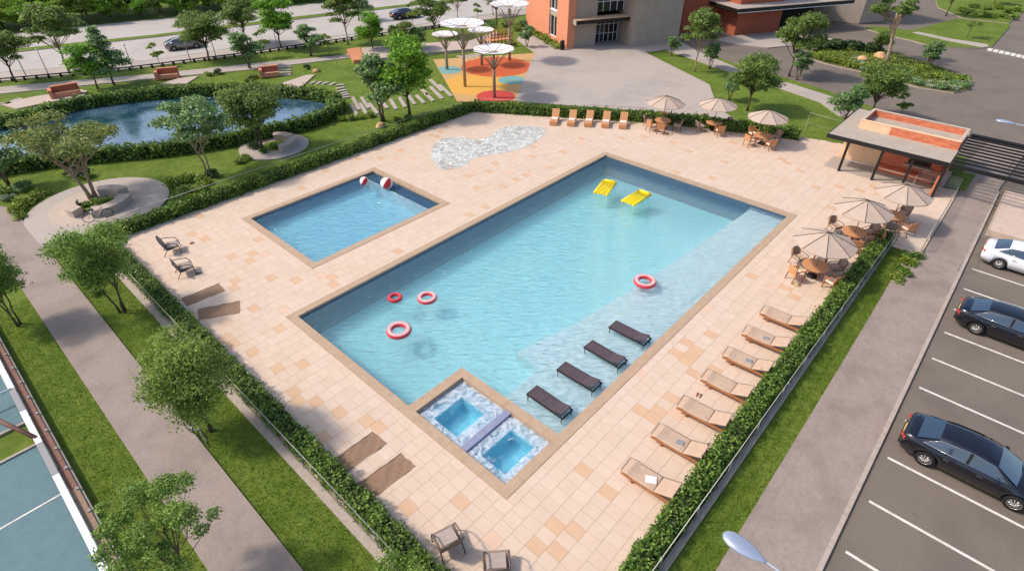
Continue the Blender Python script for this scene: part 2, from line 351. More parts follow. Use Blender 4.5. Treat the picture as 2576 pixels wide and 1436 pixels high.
sheet('footpath', [(-8.87, -30), (-6.78, -30), (-6.78, 17.2), (-6.9, 24.5), (-8.4, 27.6), (-12.5, 33), (-16, 33), (-8.9, 20)], 0.014, M['concrete'])
sheet('pavement', [(-20, -24.2), (40.6, -24.2), (52, -24.9), (52, -22.3), (44.5, -21.6), (39.0, -22.25), (28.2, -22.25), (27.6, -21.55), (16, -21.7), (-20, -21.95)], 0.06, M['concrete'])
pk = sheet('parking_lot', [(-25, -24.2), (40.6, -24.2), (52, -24.9), (52, -90), (-25, -90)], -0.05, M['asphalt'])
for i, x in enumerate([31.0, 28.45, 25.9, 23.45, 21.02, 18.5, 16.0, 13.5, 10.98, 8.45, 5.88, 3.35]):
    if i == 0: continue
    MB().b6(x - 0.055, x + 0.055, -29.9, -24.72 + rnd.uniform(-.03, .03), -0.05, -0.044).build('parking_line', M['paint'], pk)
kb = struct(link('kerb', None))
for i in range(34):
    x = -12 + i * 1.6
    if x < 40: MB().b6(x + .006, x + 1.594, -24.36, -24.2, -0.2, 0.065).build('kerb_stone', M['kerb'], kb)
# pale strip edging between lawn and pavement
eg = struct(link('pavement_edging', None))
for i in range(24):
    x = -8 + i * 1.5; MB().b6(x + .005, x + 1.495, -22.16, -21.9, -0.2, 0.066).build('edging_slab', M['concrete'], eg)

# far road with two carriageways, median and pavement
sheet('road', P([(-260, 108), (0, 88), (267, 60), (643, 24), (900, -2), (1250, -25), (1500, -30), (1500, 10), (1330, 22), (1073, 58), (904, 83), (644, 111), (394, 149), (0, 181), (-260, 204)]), -0.045, M['road'])
sheet('median_strip', P([(-260, 150), (0, 128), (393, 88), (745, 43), (1022, 12), (1250, -12), (1250, -9), (1022, 17), (745, 50), (393, 94), (0, 136), (-260, 158)]), 0.05, M['grass'], side=M['kerb'])
sheet('road_pavement', P([(-260, 207), (0, 183), (394, 151), (644, 113), (904, 85), (1073, 60), (1330, 24), (1330, 36), (1105, 67), (904, 96), (590, 141), (328, 174), (0, 204), (-260, 228)]), 0.02, M['plaza'])
sheet('park_path', P([(-200, 236), (0, 219), (378, 187), (644, 159), (863, 139), (890, 135), (893, 143), (866, 147), (644, 174), (373, 199), (0, 236), (-200, 255)]), 0.0, M['plaza'])
sheet('asphalt_drive', P([(1694, 96), (1725, 119), (1818, 147), (1864, 164), (1949, 186), (2088, 228), (2215, 274), (2300, 320), (2440, 400), (2576, 470), (2900, 560), (3400, 300), (2576, -60), (1690, -60)]), -0.056, M['asphalt'])
sheet('plaza', P([(1346, 134), (1297, 252), (1310, 256), (1660, 282), (1850, 300), (1805, 272), (1785, 213), (1623, 132), (1694, 122), (1712, 103), (1690, 60), (1430, 60), (1330, 60), (1300, 100)]), 0.0, M['plaza'])
sheet('garden_path', P([(1694, 122), (1677, 127), (1747, 150), (1808, 173), (1855, 185), (1932, 212), (2063, 257), (2112, 292), (2180, 300), (2150, 268), (2083, 240), (1947, 197), (1855, 171), (1759, 131), (1709, 103)]), 0.0, M['plaza'])
sheet('lawn', P([(2172, 72), (2205, 68), (2293, 78), (2407, 48), (2538, 62), (2538, 70), (2495, 119), (2470, 122), (2437, 122), (2348, 119), (2293, 103), (2230, 90)]), 0.07, M['grass'], side=M['kerb'])
sheet('lawn_path', P([(2293, 84), (2310, 82), (2390, 99), (2482, 113), (2487, 119), (2470, 121.5), (2380, 104)]), 0.078, M['plaza'], z0=0.03)
sheet('upper_lawn', P([(2360, 20), (2420, 46), (2538, 60), (2600, 10), (2570, -40), (2340, -40)]), 0.05, M['grass'], side=M['kerb'])
xw = struct(link('crosswalk', None))
for i in range(8):
    x0, y0 = at(2491 + i * 14.5, 124.5 + i * 3.1); MB().box((x0, y0, -0.046), (1.7, 0.5, 0.008), 0.05).build('stripe', M['paint'], xw)
isl = sheet('planting_island', P([(2028, 137), (2073, 115), (2209, 122), (2361, 168), (2440, 202), (2447, 214), (2436, 226), (2399, 235), (2310, 221), (2159, 180), (2083, 163), (2040, 150)]), 0.08, M['soil'], side=M['kerb'])
# kerb line of the entrance drive in front of the red building
sheet('entrance_island', P([(1795, 100), (1845, 92), (1960, 80), (2010, 84), (2100, 100), (2050, 110), (1930, 122), (1850, 112)]), 0.07, M['plaza'], side=M['kerb'])

# ------------------------------------------------------------------ pool deck with individual tiles
DECK = [(-4.55, 15.6), (27.9, 15.6), (31.6, 9.4), (36.3, 1.9), (42.0, -10.4), (42.6, -13.2), (42.6, -21.2), (39.1, -21.2), (39.1, -22.2), (27.9, -22.2), (27.9, -20.0), (-4.55, -20.0)]
def inside(x, y, poly):
    r = False; n = len(poly)
    for i in range(n):
        x0, y0 = poly[i]; x1, y1 = poly[(i + 1) % n]
        if (y0 > y) != (y1 > y) and x < (x1 - x0) * (y - y0) / (y1 - y0) + x0: r = not r
    return r
CW = 0.42
HOL = [(POOL[0] - CW, POOL[1] + CW, POOL[2] - CW, POOL[3] + CW), (KIDS[0] - CW, KIDS[1] + CW, KIDS[2] - CW, KIDS[3] + CW)]
deck = holed(-4.6, 28, -20.02, 15.62, -0.014, [POOL, KIDS])
deck.prism([(28, -22.2), (39.1, -22.2), (39.1, -21.2), (42.6, -21.2), (42.6, -13.2), (42.0, -10.4), (36.3, 1.9), (31.6, 9.4), (28, 15.6)], -0.1, -0.014)
deck = struct(deck.build('pool_deck', M['grout']))
def subtract(r, h):
    x0, x1, y0, y1 = r; a, b, c, d = h
    if x1 <= a or x0 >= b or y1 <= c or y0 >= d: return [r]
    o = []
    if x0 < a: o.append((x0, a, y0, y1))
    if x1 > b: o.append((b, x1, y0, y1))
    xa, xb = max(x0, a), min(x1, b)
    if y0 < c: o.append((xa, xb, y0, c))
    if y1 > d: o.append((xa, xb, d, y1))
    return o
ORANGE = [(1455,1190),(1535,1240),(1395,1330),(1370,1370),(1350,1390),(1415,1395),(1450,1335),(1165,1275),(1040,1265),(760,985),(775,1010),(685,925),(755,915),(625,880),(740,1000),(845,1035),(930,1065),(800,1100),(945,1080),(1600,1030),(1640,1030),(1655,1050),(1690,1010),(1700,890),(1720,905),(1740,880),(1800,850),(1745,905),(1760,940),(640,770),(570,850),(590,870),(560,860),(700,830),(840,690),(760,705),(830,715),(590,720),(600,705),(640,640),(580,650),(700,570),(490,590),(510,540),(530,600),(660,600),(2000,745),(1975,720),(1950,790),(1900,700),(2170,480),(2195,470),(2120,470),(2220,490),(1680,340),(1700,360),(1730,380),(1850,360),(1870,370),(1830,410),(1960,400),(1985,410),(2010,430),(1620,345),(1560,345),(1180,440),(1230,430),(1290,450),(1250,410),(1320,440),(1200,470),(1390,420),(1170,540),(1210,520),(1270,470),(1340,395),(1420,380),(900,400),(820,430),(950,400),(1010,380),(760,470),(1700,430),(1790,450),(2050,470),(2080,520),(1350,370),(1470,350),(1110,330),(1090,340),(1130,320)]
OR = [at(*p) for p in ORANGE]
TX, TY = 0.50, 0.62
pieces = []
prng = random.Random(3)
j = 0; y = -22.2
while y < 15.6:
    off = prng.choice([0, 0.17, 0.25, 0.33]); x = -4.6 - off
    while x < 42.6:
        r0 = (max(x, -4.6), x + TX, y, y + TY)
        cx, cy = x + TX / 2, y + TY / 2
        if inside(cx, cy, DECK) and r0[1] - r0[0] > 0.05:
            near = any(abs(cx - ox) < TX / 2 and abs(cy - oy) < TY / 2 for ox, oy in OR)
            q = prng.random(); k = 3 if near else (4 if q < 0.012 else (3 if q < 0.015 else (0 if q < 0.45 else (1 if q < 0.8 else 2))))
            rs = [r0]
            for h in HOL: rs = [s for r in rs for s in subtract(r, h)]
            for r in rs:
                if r[1] - r[0] > 0.04 and r[3] - r[2] > 0.04: pieces.append((r, k, prng.uniform(-.0015, .0015)))
        x += TX
    y += TY
pieces.sort(key=lambda p: ((p[0][0] - CAM.x) ** 2 + (p[0][2] - CAM.y) ** 2) + (0 if -6 < 1 else 0))
def onscreen(x, y):
    dx, dy = x - CAM.x, y - CAM.y; a = YAW
    X = dx * cos(a) + dy * sin(a); Y = -dx * sin(a) + dy * cos(a)
    fw = Y * cos(PITCH) + CAM.z * sin(PITCH); up = Y * sin(PITCH) - CAM.z * cos(PITCH)
    return fw > 0 and abs(X / fw * 1417) < 1300 and abs(up / fw * 1417) < 730
TM = [M['tileA'], M['tileB'], M['tileC'], M['tileO'], M['tileP']]
GAP = 0.005; cache = {}; rest = MB(); cnt = 0
for r, k, dz in pieces:
    w_, h_ = r[1] - r[0] - 2 * GAP, r[3] - r[2] - 2 * GAP
    c = ((r[0] + r[1]) / 2, (r[2] + r[3]) / 2)
    if cnt < 300 and onscreen(*c):
        key = (round(w_, 3), round(h_, 3), k)
        if key not in cache: cache[key] = MB().box((0, 0, -0.015), (w_, h_, 0.03)).mesh('tile', TM[k])
        link('tile', cache[key], deck, (c[0], c[1], dz)); cnt += 1
    else: rest.box((c[0], c[1], -0.015 + dz), (w_, h_, 0.03), m=k)
struct(rest.build('tiles', TM, deck), 'stuff')

# ------------------------------------------------------------------ pools
def coping(parent, R, skip=None):
    x0, x1, y0, y1 = R; c = CW
    def run(a, b, f):
        n = max(1, round(abs(b - a) / 1.0)); s = (b - a) / n
        for i in range(n): f(a + i * s + 0.004, a + (i + 1) * s - 0.004)
    mk = lambda xa, xb, ya, yb: MB().b6(xa, xb, ya, yb, -0.12, 0.022).build('coping_stone', M['coping'], parent)
    run(x0 - c, x1 + c, lambda a, b: mk(a, b, y1 - .02, y1 + c)); run(x0 - c, x1 + c, lambda a, b: mk(a, b, y0 - c, y0 + .02))
    run(y0 + .02, y1 - .02, lambda a, b: mk(x0 - c, x0 + .02, a, b)); run(y0 + .02, y1 - .02, lambda a, b: mk(x1 - .02, x1 + c, a, b))
def grid(x0, x1, y0, y1, z, n=1): return [(x0, y0, z), (x1, y0, z), (x1, y1, z), (x0, y1, z)]
WZ = -0.14
pool = struct(link('swimming_pool', None)); coping(pool, POOL)
D = -1.8
nfx, nfy = 44, 24; fv = []
for i in range(nfx + 1):
    for j in range(nfy + 1):
        x, y = 27.5 * i / nfx, -14.57 * j / nfy; q = min(1.0, min(x, 27.5 - x, -y) / 5.5); fv.append((x, y, -1.75 + .6 * q * q * (3 - 2 * q)))
MB().add(fv, [(i * (nfy + 1) + j, i * (nfy + 1) + j + 1, (i + 1) * (nfy + 1) + j + 1, (i + 1) * (nfy + 1) + j) for i in range(nfx) for j in range(nfy)], 0, True).build('basin_floor', M['poolfloor'], pool)
def wall(a, b, nm=None): MB().add([(a[0], a[1], D - .02), (b[0], b[1], D - .02), (b[0], b[1], -0.02), (a[0], a[1], -0.02)], [(0, 1, 2, 3)]).build('basin_wall', M['poolwall'], pool)
wall((0, 0), (27.5, 0)); wall((27.5, 0), (27.5, -14.57)); wall((27.5, -14.57), (0, -14.57)); wall((0, -14.57), (0, 0))
SHELF = [(27.49, -12.05), (20.1, -11.6), (14.4, -11.15), (9.68, -10.55), (5.9, -9.7), (5.95, -11.3), (3.0, -11.3), (3.0, -14.56), (27.49, -14.56)]
MB().prism(SHELF, D, -0.5).build('tanning_ledge', M['shelf'], pool)
SPA = (0, 2.72, -14.57, -9.36)
MB().prism([(-.01, -8.9), (3.15, -8.9), (3.15, -14.58), (27.51, -14.58), (27.51, .01), (-.01, .01)], -2.6, WZ).add([(-.01, -8.9, -2.6), (3.15, -8.9, -2.6), (3.15, -14.58, -2.6), (27.51, -14.58, -2.6), (27.51, .01, -2.6), (-.01, .01, -2.6)], [(5, 4, 3, 2, 1, 0)]).build('water', M['water'], pool)
# kids pool
kp = struct(link('childrens_pool', None)); coping(kp, KIDS); kd = -1.05
x0, x1, y0, y1 = KIDS
MB().add([(x0, y0, kd), (x1, y0, kd), (x1, y1, kd), (x0, y1, kd)], [(0, 1, 2, 3)]).build('basin_floor', M['kidfloor'], kp)
for a, b in (((x0, y0), (x1, y0)), ((x1, y0), (x1, y1)), ((x1, y1), (x0, y1)), ((x0, y1), (x0, y0))):
    MB().add([(a[0], a[1], kd - .02), (b[0], b[1], kd - .02), (b[0], b[1], -.02), (a[0], a[1], -.02)], [(0, 1, 2, 3)]).build('basin_wall', M['poolwall'], kp)
MB().b6(x1 - 0.95, x1 - 0.02, y0 + .02, y1 - 0.02, kd, -0.45).build('entry_step', M['poolwall'], kp)
MB().b6(x1 - 1.03, x1 - 0.95, y0 + .02, y1 - 0.02, kd, -0.16).build('step_nosing', M['white'], kp)
MB().box(((x0 + x1) / 2, (y0 + y1) / 2, (WZ - 1.3) / 2), (x1 - x0 + .02, y1 - y0 + .02, WZ + 1.3 if False else 1.3 + WZ)).build('water', M['kidwater'], kp)
# spa corner
sp = struct(link('spa_pool', None))
for a, b in ((-14.57, -13.2), (-13.2, -11.9), (-11.9, -10.6), (-10.6, -9.36)): MB().b6(2.72, 3.15, a + .02 if a < -14 else a + .004, b - .004, D, 0.02).build('coping_stone', M['coping'], sp)
for a, b in ((0.02, 1.05), (1.05, 2.1), (2.1, 3.15)): MB().b6(a + .004, b - .004, -9.36, -8.9, D, 0.02).build('coping_stone', M['coping'], sp)
tubs = [(0.38, 2.0, -11.48, -10.08), (0.42, 2.15, -14.15, -12.88)]
b = MB()
xs = [0.003, 0.4, 2.07, 2.717]; 
def ring(b, o, i, z, m=0):
    b.add([(o[0], o[2], z), (o[1], o[2], z), (o[1], o[3], z), (o[0], o[3], z), (i[0], i[2], z), (i[1], i[2], z), (i[1], i[3], z), (i[0], i[3], z)], [(0, 1, 5, 4), (1, 2, 6, 5), (2, 3, 7, 6), (3, 0, 4, 7)], m)
outs = [(0.003, 2.717, -12.02, -9.363), (0.003, 2.717, -14.56, -12.34)]
for o, i in zip(outs, tubs):
    ring(b, o, i, -0.30)
    f = MB(); f.add([(i[0], i[2], -1.0), (i[1], i[2], -1.0), (i[1], i[3], -1.0), (i[0], i[3], -1.0)], [(0, 1, 2, 3)])
    for p, q in (((i[0], i[2]), (i[1], i[2])), ((i[1], i[2]), (i[1], i[3])), ((i[1], i[3]), (i[0], i[3])), ((i[0], i[3]), (i[0], i[2]))):
        f.add([(p[0], p[1], -1.0), (q[0], q[1], -1.0), (q[0], q[1], -.3), (p[0], p[1], -.3)], [(0, 1, 2, 3)])
    f.build('tub', M['kidfloor'], sp)
    w1 = MB(); ring(w1, o, i, -0.17); w1.build('bubbling_water', M['spafoam'], sp)
    MB().add([(i[0], i[2], -.17), (i[1], i[2], -.17), (i[1], i[3], -.17), (i[0], i[3], -.17)], [(0, 1, 2, 3)]).build('water', M['spawater'], sp)
b.build('seat_ledge', M['shelf'], sp)
MB().b6(0.003, 2.717, -12.34, -12.02, -0.9, -0.08).build('divider', M['lavender'], sp)

# splash pad: a thin film of water lying on the tiles
def smoothpoly(pts, n=4):
    out = []; k = len(pts)
    for i in range(k):
        p0, p1, p2, p3 = [np.array(pts[(i + d) % k]) for d in (-1, 0, 1, 2)]
        for t in np.linspace(0, 1, n, endpoint=False):
            out.append(tuple(0.5 * ((2 * p1) + (-p0 + p2) * t + (2 * p0 - 5 * p1 + 4 * p2 - p3) * t ** 2 + (-p0 + 3 * p1 - 3 * p2 + p3) * t ** 3)))
    return out
pud = smoothpoly(P([(1085, 378), (1105, 352), (1150, 345), (1200, 352), (1235, 342), (1262, 322), (1330, 318), (1372, 326), (1350, 356), (1300, 378), (1240, 390), (1185, 400), (1172, 416), (1120, 428), (1092, 412)]))
spl = struct(link('splash_pad', None)); MB().prism(pud, 0.003, 0.012).build('water_film', M['film'], spl)
d = MB(); cx0, cy0 = at(1200, 372)
for i in range(190):
    t = rnd.choice(pud); k = rnd.random() ** .5; c0 = rnd.choice([(1140, 385), (1290, 345), (1220, 370), (1130, 400)]); q = at(*c0)
    x, y = q[0] + (t[0] - q[0]) * k * .9, q[1] + (t[1] - q[1]) * k * .9; r = rnd.uniform(.02, .09)
    d.lathe([(0.001, r * .5), (r * .6, r * .38), (r, 0)], 6, c=(x, y, .012))
struct(d.build('splash_drops', M['white'], spl), 'stuff')

# ------------------------------------------------------------------ pond
pond_px = [(-160, 352), (-60, 335), (71, 313), (176, 282), (277, 265), (403, 250), (530, 243), (640, 243), (727, 248), (800, 256), (840, 270), (835, 289), (775, 314), (705, 332), (600, 354), (480, 374), (380, 386), (250, 397), (100, 414), (-60, 440), (-200, 455)]
pond_poly = smoothpoly(P(pond_px), 3)
struct(MB().prism(pond_poly, -0.15, -0.03).build('pond', M['pond']))

# ------------------------------------------------------------------ round seating plazas
def disc(c, r, n=48, a0=0, a1=2 * pi): return [(c[0] + r * cos(a0 + (a1 - a0) * i / n), c[1] + r * sin(a0 + (a1 - a0) * i / n)) for i in range(n)]
PC1 = (-2.75, 20.7); PC2 = (10.45, 21.3)
big = [p for p in disc(PC1, 4.25, 64) if not (p[0] < -5.2 and p[1] < 20.5) and p[1] > 17.0 ]
corner = [(-7.0, 21.2), (-6.95, 17.9), (-6.3, 17.3), (-3.5, 17.0)]
ang = sorted(big + corner, key=lambda p: atan2(p[1] - PC1[1], p[0] - PC1[0]))
sheet('round_plaza', ang, 0.02, M['plaza'])
sheet('plaza_inner_ring', disc(PC1, 2.95), 0.027, M['plaza_warm'])
sheet('small_round_plaza', disc(PC2, 2.75), 0.02, M['plaza'])
sheet('planter_bed', disc(PC1, 1.05), 0.06, M['grass'])
sheet('planter_bed', disc(PC2, 1.0), 0.06, M['grass'])

# pale terraces, platform, playground floor
for L in ([(400, 213), (452, 197), (500, 192), (470, 211)], [(690, 216), (770, 190), (793, 188), (755, 222), (715, 222)], [(0, 262), (90, 243), (205, 226), (220, 230), (205, 248), (120, 258), (40, 275)]):
    sheet('terrace', P(L), 0.03, M['plaza_warm'], side=M['kerb'])
sheet('raised_platform', P([(908, 126), (1050, 115), (1165, 108), (1196, 128), (1072, 138), (918, 157)]), 0.25, M['plaza_warm'], side=M['kerb'])
sheet('terracotta_deck', P([(873, 131), (906, 126), (917, 157), (890, 160)]), 0.33, M['terra'])
sheet('stone_terrace', P([(1165, 108), (1196, 128), (1215, 118), (1250, 100), (1250, 80), (1220, 90)]), 0.02, M['plaza'])
pgp = P([(1090, 150), (1346, 134), (1297, 254), (1151, 256)])
pf = sheet('playground_floor', pgp, -0.01, M['pg_tan'])
def inpoly_disc(c, r, n=40):
    o = []
    for p in disc(c, r, n):
        t = 1.0
        while t > 0.02 and not inside(c[0] + (p[0] - c[0]) * t, c[1] + (p[1] - c[1]) * t, pgp): t -= 0.02
        o.append((c[0] + (p[0] - c[0]) * t, c[1] + (p[1] - c[1]) * t))
    return o
for (c, r, m, z) in ((at(1196, 212), 3.6, 'pg_must', -0.006), (at(1248.6, 167.6), 4.1, 'pg_or', -0.002), (at(1126.7, 176.5), 1.55, 'pg_teal', 0.002), (at(1288, 202), 1.5, 'pg_teal', 0.006), (at(1247, 243), 1.95, 'pg_red', 0.010)):
    MB().prism(inpoly_disc(c, r), -0.05, z).build('colour_patch', M[m], pf)

# stepping slabs
def slabs(name, segs, w, label=None):
    par = struct(link(name, None))
    for (xa, ya, xb, yb) in segs:
        a, b = Vector(at(xa, ya)), Vector(at(xb, yb)); L = (b - a).length
        MB().box(((a.x + b.x) / 2, (a.y + b.y) / 2, -0.03), (L, w, 0.12), atan2(b.y - a.y, b.x - a.x)).build('slab', M['plaza'], par)
zz = lambda L: [tuple((960 + v * .376) / 1.4907 if i % 2 == 0 else v * .376 / 1.4907 for i, v in enumerate(s)) for s in L]
slabs('slab_path', zz([(965, 970, 1030, 1095), (945, 1040, 1020, 1165), (1052, 970, 1122, 1078), (1037, 1030, 1105, 1142), (1127, 1030, 1213, 1132), (1180, 985, 1250, 1050), (1250, 1000, 1310, 1080), (1340, 990, 1400, 1088), (1430, 970, 1490, 1068), (1520, 950, 1585, 1040), (1600, 950, 1680, 1028), (1690, 930, 1770, 1008), (1740, 865, 1860, 985), (1740, 795, 1860, 910), (1830, 845, 1950, 960), (1640, 880, 1720, 950)]), 0.34)
slabs('stepping_path', zz([(540, 835, 590, 812), (600, 840, 650, 815), (660, 840, 720, 820), (735, 850, 790, 825), (800, 850, 880, 845), (800, 885, 890, 870), (810, 915, 905, 895), (820, 940, 915, 920), (830, 960, 925, 940), (845, 975, 940, 965)]), 0.33)
slabs('garden_steps', zz([(215, 672, 350, 668), (215, 700, 352, 696), (218, 725, 352, 722), (220, 750, 350, 746)]), 0.4)
slabs('flat_stones', [(0, 262, 12, 259), (14, 262, 28, 258), (28, 255, 42, 251), (42, 251, 55, 248)], 0.5)
slabs('play_steps', [(1150, 141, 1180, 148), (1165, 140, 1192, 145), (1180, 138, 1205, 143), (1193, 136, 1214, 140)], 0.4)
# ------------------------------------------------------------------ foliage
ORD = 'first second third fourth fifth sixth seventh eighth ninth tenth eleventh twelfth thirteenth fourteenth fifteenth sixteenth seventeenth eighteenth nineteenth twentieth twenty-first twenty-second twenty-third twenty-fourth twenty-fifth twenty-sixth twenty-seventh twenty-eighth twenty-ninth thirtieth thirty-first thirty-second'.split()
def leaves(pts, nrm, size, rng, aspect=0.55, jitter=0.9):
    """one diamond-shaped, slightly folded leaf per point"""
    n = len(pts); d = nrm + rng.normal(0, jitter, (n, 3)); d /= np.linalg.norm(d, axis=1)[:, None] + 1e-9
    r = rng.normal(0, 1, (n, 3)); a = np.cross(d, r); a /= np.linalg.norm(a, axis=1)[:, None] + 1e-9; b = np.cross(d, a)
    s = size * rng.uniform(0.65, 1.35, n)[:, None]
    V = np.empty((n, 4, 3)); V[:, 0] = pts - a * s; V[:, 1] = pts - b * s * aspect + d * s * .15; V[:, 2] = pts + a * s; V[:, 3] = pts + b * s * aspect + d * s * .15
    return V.reshape(-1, 3)
def leafmesh(name, V, m):
    me = bpy.data.meshes.new(name); n = len(V) // 4
    me.vertices.add(len(V)); me.vertices.foreach_set('co', np.asarray(V, dtype=np.float32).ravel())
    me.loops.add(4 * n); me.loops.foreach_set('vertex_index', np.arange(4 * n, dtype=np.int32))
    me.polygons.add(n); me.polygons.foreach_set('loop_start', np.arange(0, 4 * n, 4, dtype=np.int32))
    me.materials.append(m); me.update(calc_edges=True); me.validate()
    return me
def clumpleaves(clumps, n, size, rng, squash=0.85, shell=0.45):
    tot = sum(c[3] ** 2 for c in clumps); out = []
    for (x, y, z, r) in clumps:
        k = max(8, int(n * r * r / tot)); d = rng.normal(0, 1, (k, 3)); d /= np.linalg.norm(d, axis=1)[:, None]
        d[:, 2] = np.where(d[:, 2] < -0.35, -d[:, 2] * .6, d[:, 2])
        rad = r * (shell + (1 - shell) * rng.random(k) ** 0.5) * (1 + 0.16 * rng.normal(0, 1, k))
        p = d * rad[:, None]; p[:, 2] *= squash
        out.append(leaves(p + np.array([x, y, z]), d + np.array([0, 0, .5]), size, rng))
    return np.concatenate(out)
def make_tree(seed, h, rc, leaf, n, nclump=12, stem=0.42, bark='bark', size=0.1, flat=0.75, shape='round', tr=0.085, clr=0.42, lean=0.0, multi=1):
    """mesh pair (trunk, crown) of a tree of height h and crown radius rc, standing at the origin"""
    rng = np.random.default_rng(seed); r = random.Random(seed); hb = h * stem; ch = (h - hb); cl = []
    for i in range(nclump):
        a = i * 2.4 + r.uniform(-.4, .4); t = (i + .5) / nclump
        if shape == 'round': z = hb + ch * (0.2 + 0.66 * r.random()); f = sqrt(max(0.05, 1 - ((z - hb - ch * .5) / (ch * .62)) ** 2)); q = rc * .68 * f * sqrt(r.uniform(.1, 1))
        elif shape == 'layer': z = hb + ch * (.25 + .62 * t); q = rc * r.uniform(.35, .8) * (1.15 - .6 * t)
        elif shape == 'cone': z = hb + ch * (.1 + .8 * t); q = rc * .75 * (1.05 - t) * r.uniform(.5, 1)
        else: z = hb + ch * r.uniform(.3, .85); q = rc * r.uniform(.3, .95)
        cl.append((q * cos(a) + lean * z, q * sin(a), z, rc * clr * r.uniform(.5, 1.2) * (1.0 if shape != 'cone' else (1.15 - .7 * t))))
    V = clumpleaves(cl, n, size, rng, flat)
    tb = MB()
    for k in range(multi):
        ox, oy = (0, 0) if multi == 1 else (0.12 * cos(k * 2.4), 0.12 * sin(k * 2.4))
        kx, ky = (0, 0) if multi == 1 else (rc * .3 * cos(k * 2.4 + .4), rc * .3 * sin(k * 2.4 + .4))
        pts = [(ox, oy, -.1)]; nn = 6
        for i in range(1, nn + 1):
            z = (hb + ch * .35) * i / nn
            pts.append((ox + kx * (i / nn) ** 1.5 + lean * z + r.uniform(-.05, .05), oy + ky * (i / nn) ** 1.5 + r.uniform(-.05, .05), z))
        tb.tube(pts, [tr * (1 - .55 * i / nn) * (1.5 if i == 0 else 1) for i in range(nn + 1)], 8)
        for i, c in enumerate(cl):
            if i % multi != k: continue
            s = Vector(pts[r.randint(3, nn - 1)]); e = Vector(c[:3]); mid = (s + e) / 2 + Vector((r.uniform(-.15, .15), r.uniform(-.15, .15), -.12 * (e - s).length + r.uniform(0, .2)))
            tb.tube([s, mid, e], [tr * .42, tr * .28, tr * .1], 5, caps=False)
            for _ in range(2):
                e2 = e + Vector((r.uniform(-1, 1), r.uniform(-1, 1), r.uniform(-.2, .8))) * c[3] * .8
                tb.tube([mid, (mid + e2) / 2 + Vector((0, 0, .08)), e2], [tr * .2, tr * .13, tr * .05], 4, caps=False)
    return tb.mesh('trunk', M[bark]), leafmesh('crown', V, M[leaf])
def put_tree(name, label, meshes, loc, rz=0, sc=1.0, group=None, cat='tree'):
    t = thing(name, label, cat, (loc[0], loc[1], -0.05), rz, group); t.scale = (sc, sc, sc) if not isinstance(sc, tuple) else sc
    link('trunk', meshes[0], t); link('crown', meshes[1], t); return t
TV = dict(
    deep=make_tree(11, 5.4, 2.1, 'lf_deep', 8500, 22, .30, size=.10, shape='round'),
    ball=make_tree(12, 5.3, 1.95, 'lf_mid', 21000, 34, .16, size=.055, shape='round', clr=.40),
    airy=make_tree(13, 5.7, 2.5, 'lf_blue', 4800, 16, .36, 'barklt', .11, .5, 'layer', .07, .34, multi=2),
    dense=make_tree(14, 5.2, 2.05, 'lf_deep', 11000, 28, .2, size=.09, shape='round'),
    bright=make_tree(15, 5.2, 1.95, 'lf_bright', 8500, 22, .28, size=.1, shape='round'),
    olive=make_tree(16, 6.0, 2.7, 'lf_olive', 9500, 20, .36, 'barklt', .085, .6, 'spread', .12, .36, multi=2),
    cone=make_tree(17, 6.4, 1.8, 'lf_blue', 5200, 20, .18, size=.11, shape='cone', clr=.42),
    layer=make_tree(18, 6.6, 2.2, 'lf_deep', 5200, 17, .34, 'barklt', .12, .55, 'layer', .08, .36),
    blue=make_tree(19, 4.2, 1.6, 'lf_blue', 5200, 16, .22, size=.1, shape='round', multi=2),
    fine=make_tree(20, 5.0, 1.7, 'lf_fresh', 15000, 24, .30, size=.058, shape='round', multi=3, tr=.05),
    fern=make_tree(26, 5.2, 2.0, 'lf_fresh', 11000, 30, .38, size=.055, shape='spread', multi=3, tr=.05, clr=.23),
    sap=make_tree(22, 2.6, .75, 'lf_mid', 900, 7, .35, size=.09, shape='round', tr=.03),
    pine=make_tree(23, 7.6, 2.6, 'lf_deep', 6500, 16, .52, 'barklt', .11, .6, 'spread', .2, .32, lean=.16),
)
put_tree('tree', 'small fine-leaved tree at the left end of the pool hedge', TV['fine'], at(308, 782), .3, 1.06)
put_tree('tree', 'round-crowned fine-leaved tree on the grass strip between path and hedge', TV['ball'], at(530, 1080), 1.0, (.93, .93, .96))
put_tree('tree', 'branching fresh green tree in the bottom left corner beside the court wall', TV['fern'], at(478, 1462), 2.4, (.80, .80, .84))
put_tree('tree', 'tree cut by the left edge beside the broad path', TV['fine'], at(45, 815), 2.0, .92)
put_tree('tree', 'tree crown poking in at the bottom edge beside the hedge', TV['fine'], at(1030, 1570), 1.1, .62)
put_tree('tree', 'olive-leaved forked tree in the round bench planter', TV['olive'], at(236, 500), .55, (1.15, 1.15, 1.02))
put_tree('tree', 'airy grey-green two-stemmed tree on the lawn before the pond', TV['airy'], at(530, 440), .9, (1.12, 1.12, 1.05))
put_tree('tree', 'dense green tree in the small round bench planter', TV['dense'], at(660, 372), .2, (1.25, 1.25, 1.08))
put_tree('tree', 'bright green round tree beside the slab path', TV['bright'], at(1030, 292), .2, (1.55, 1.55, 1.3))
put_tree('tree', 'darker multi-stem tree left of the bright one by the slab path', TV['blue'], at(965, 304), .8, 1.4)
put_tree('tree', 'dark bushy tree at the left edge in front of the pond', TV['blue'], at(28, 470), 1.4, 1.0)
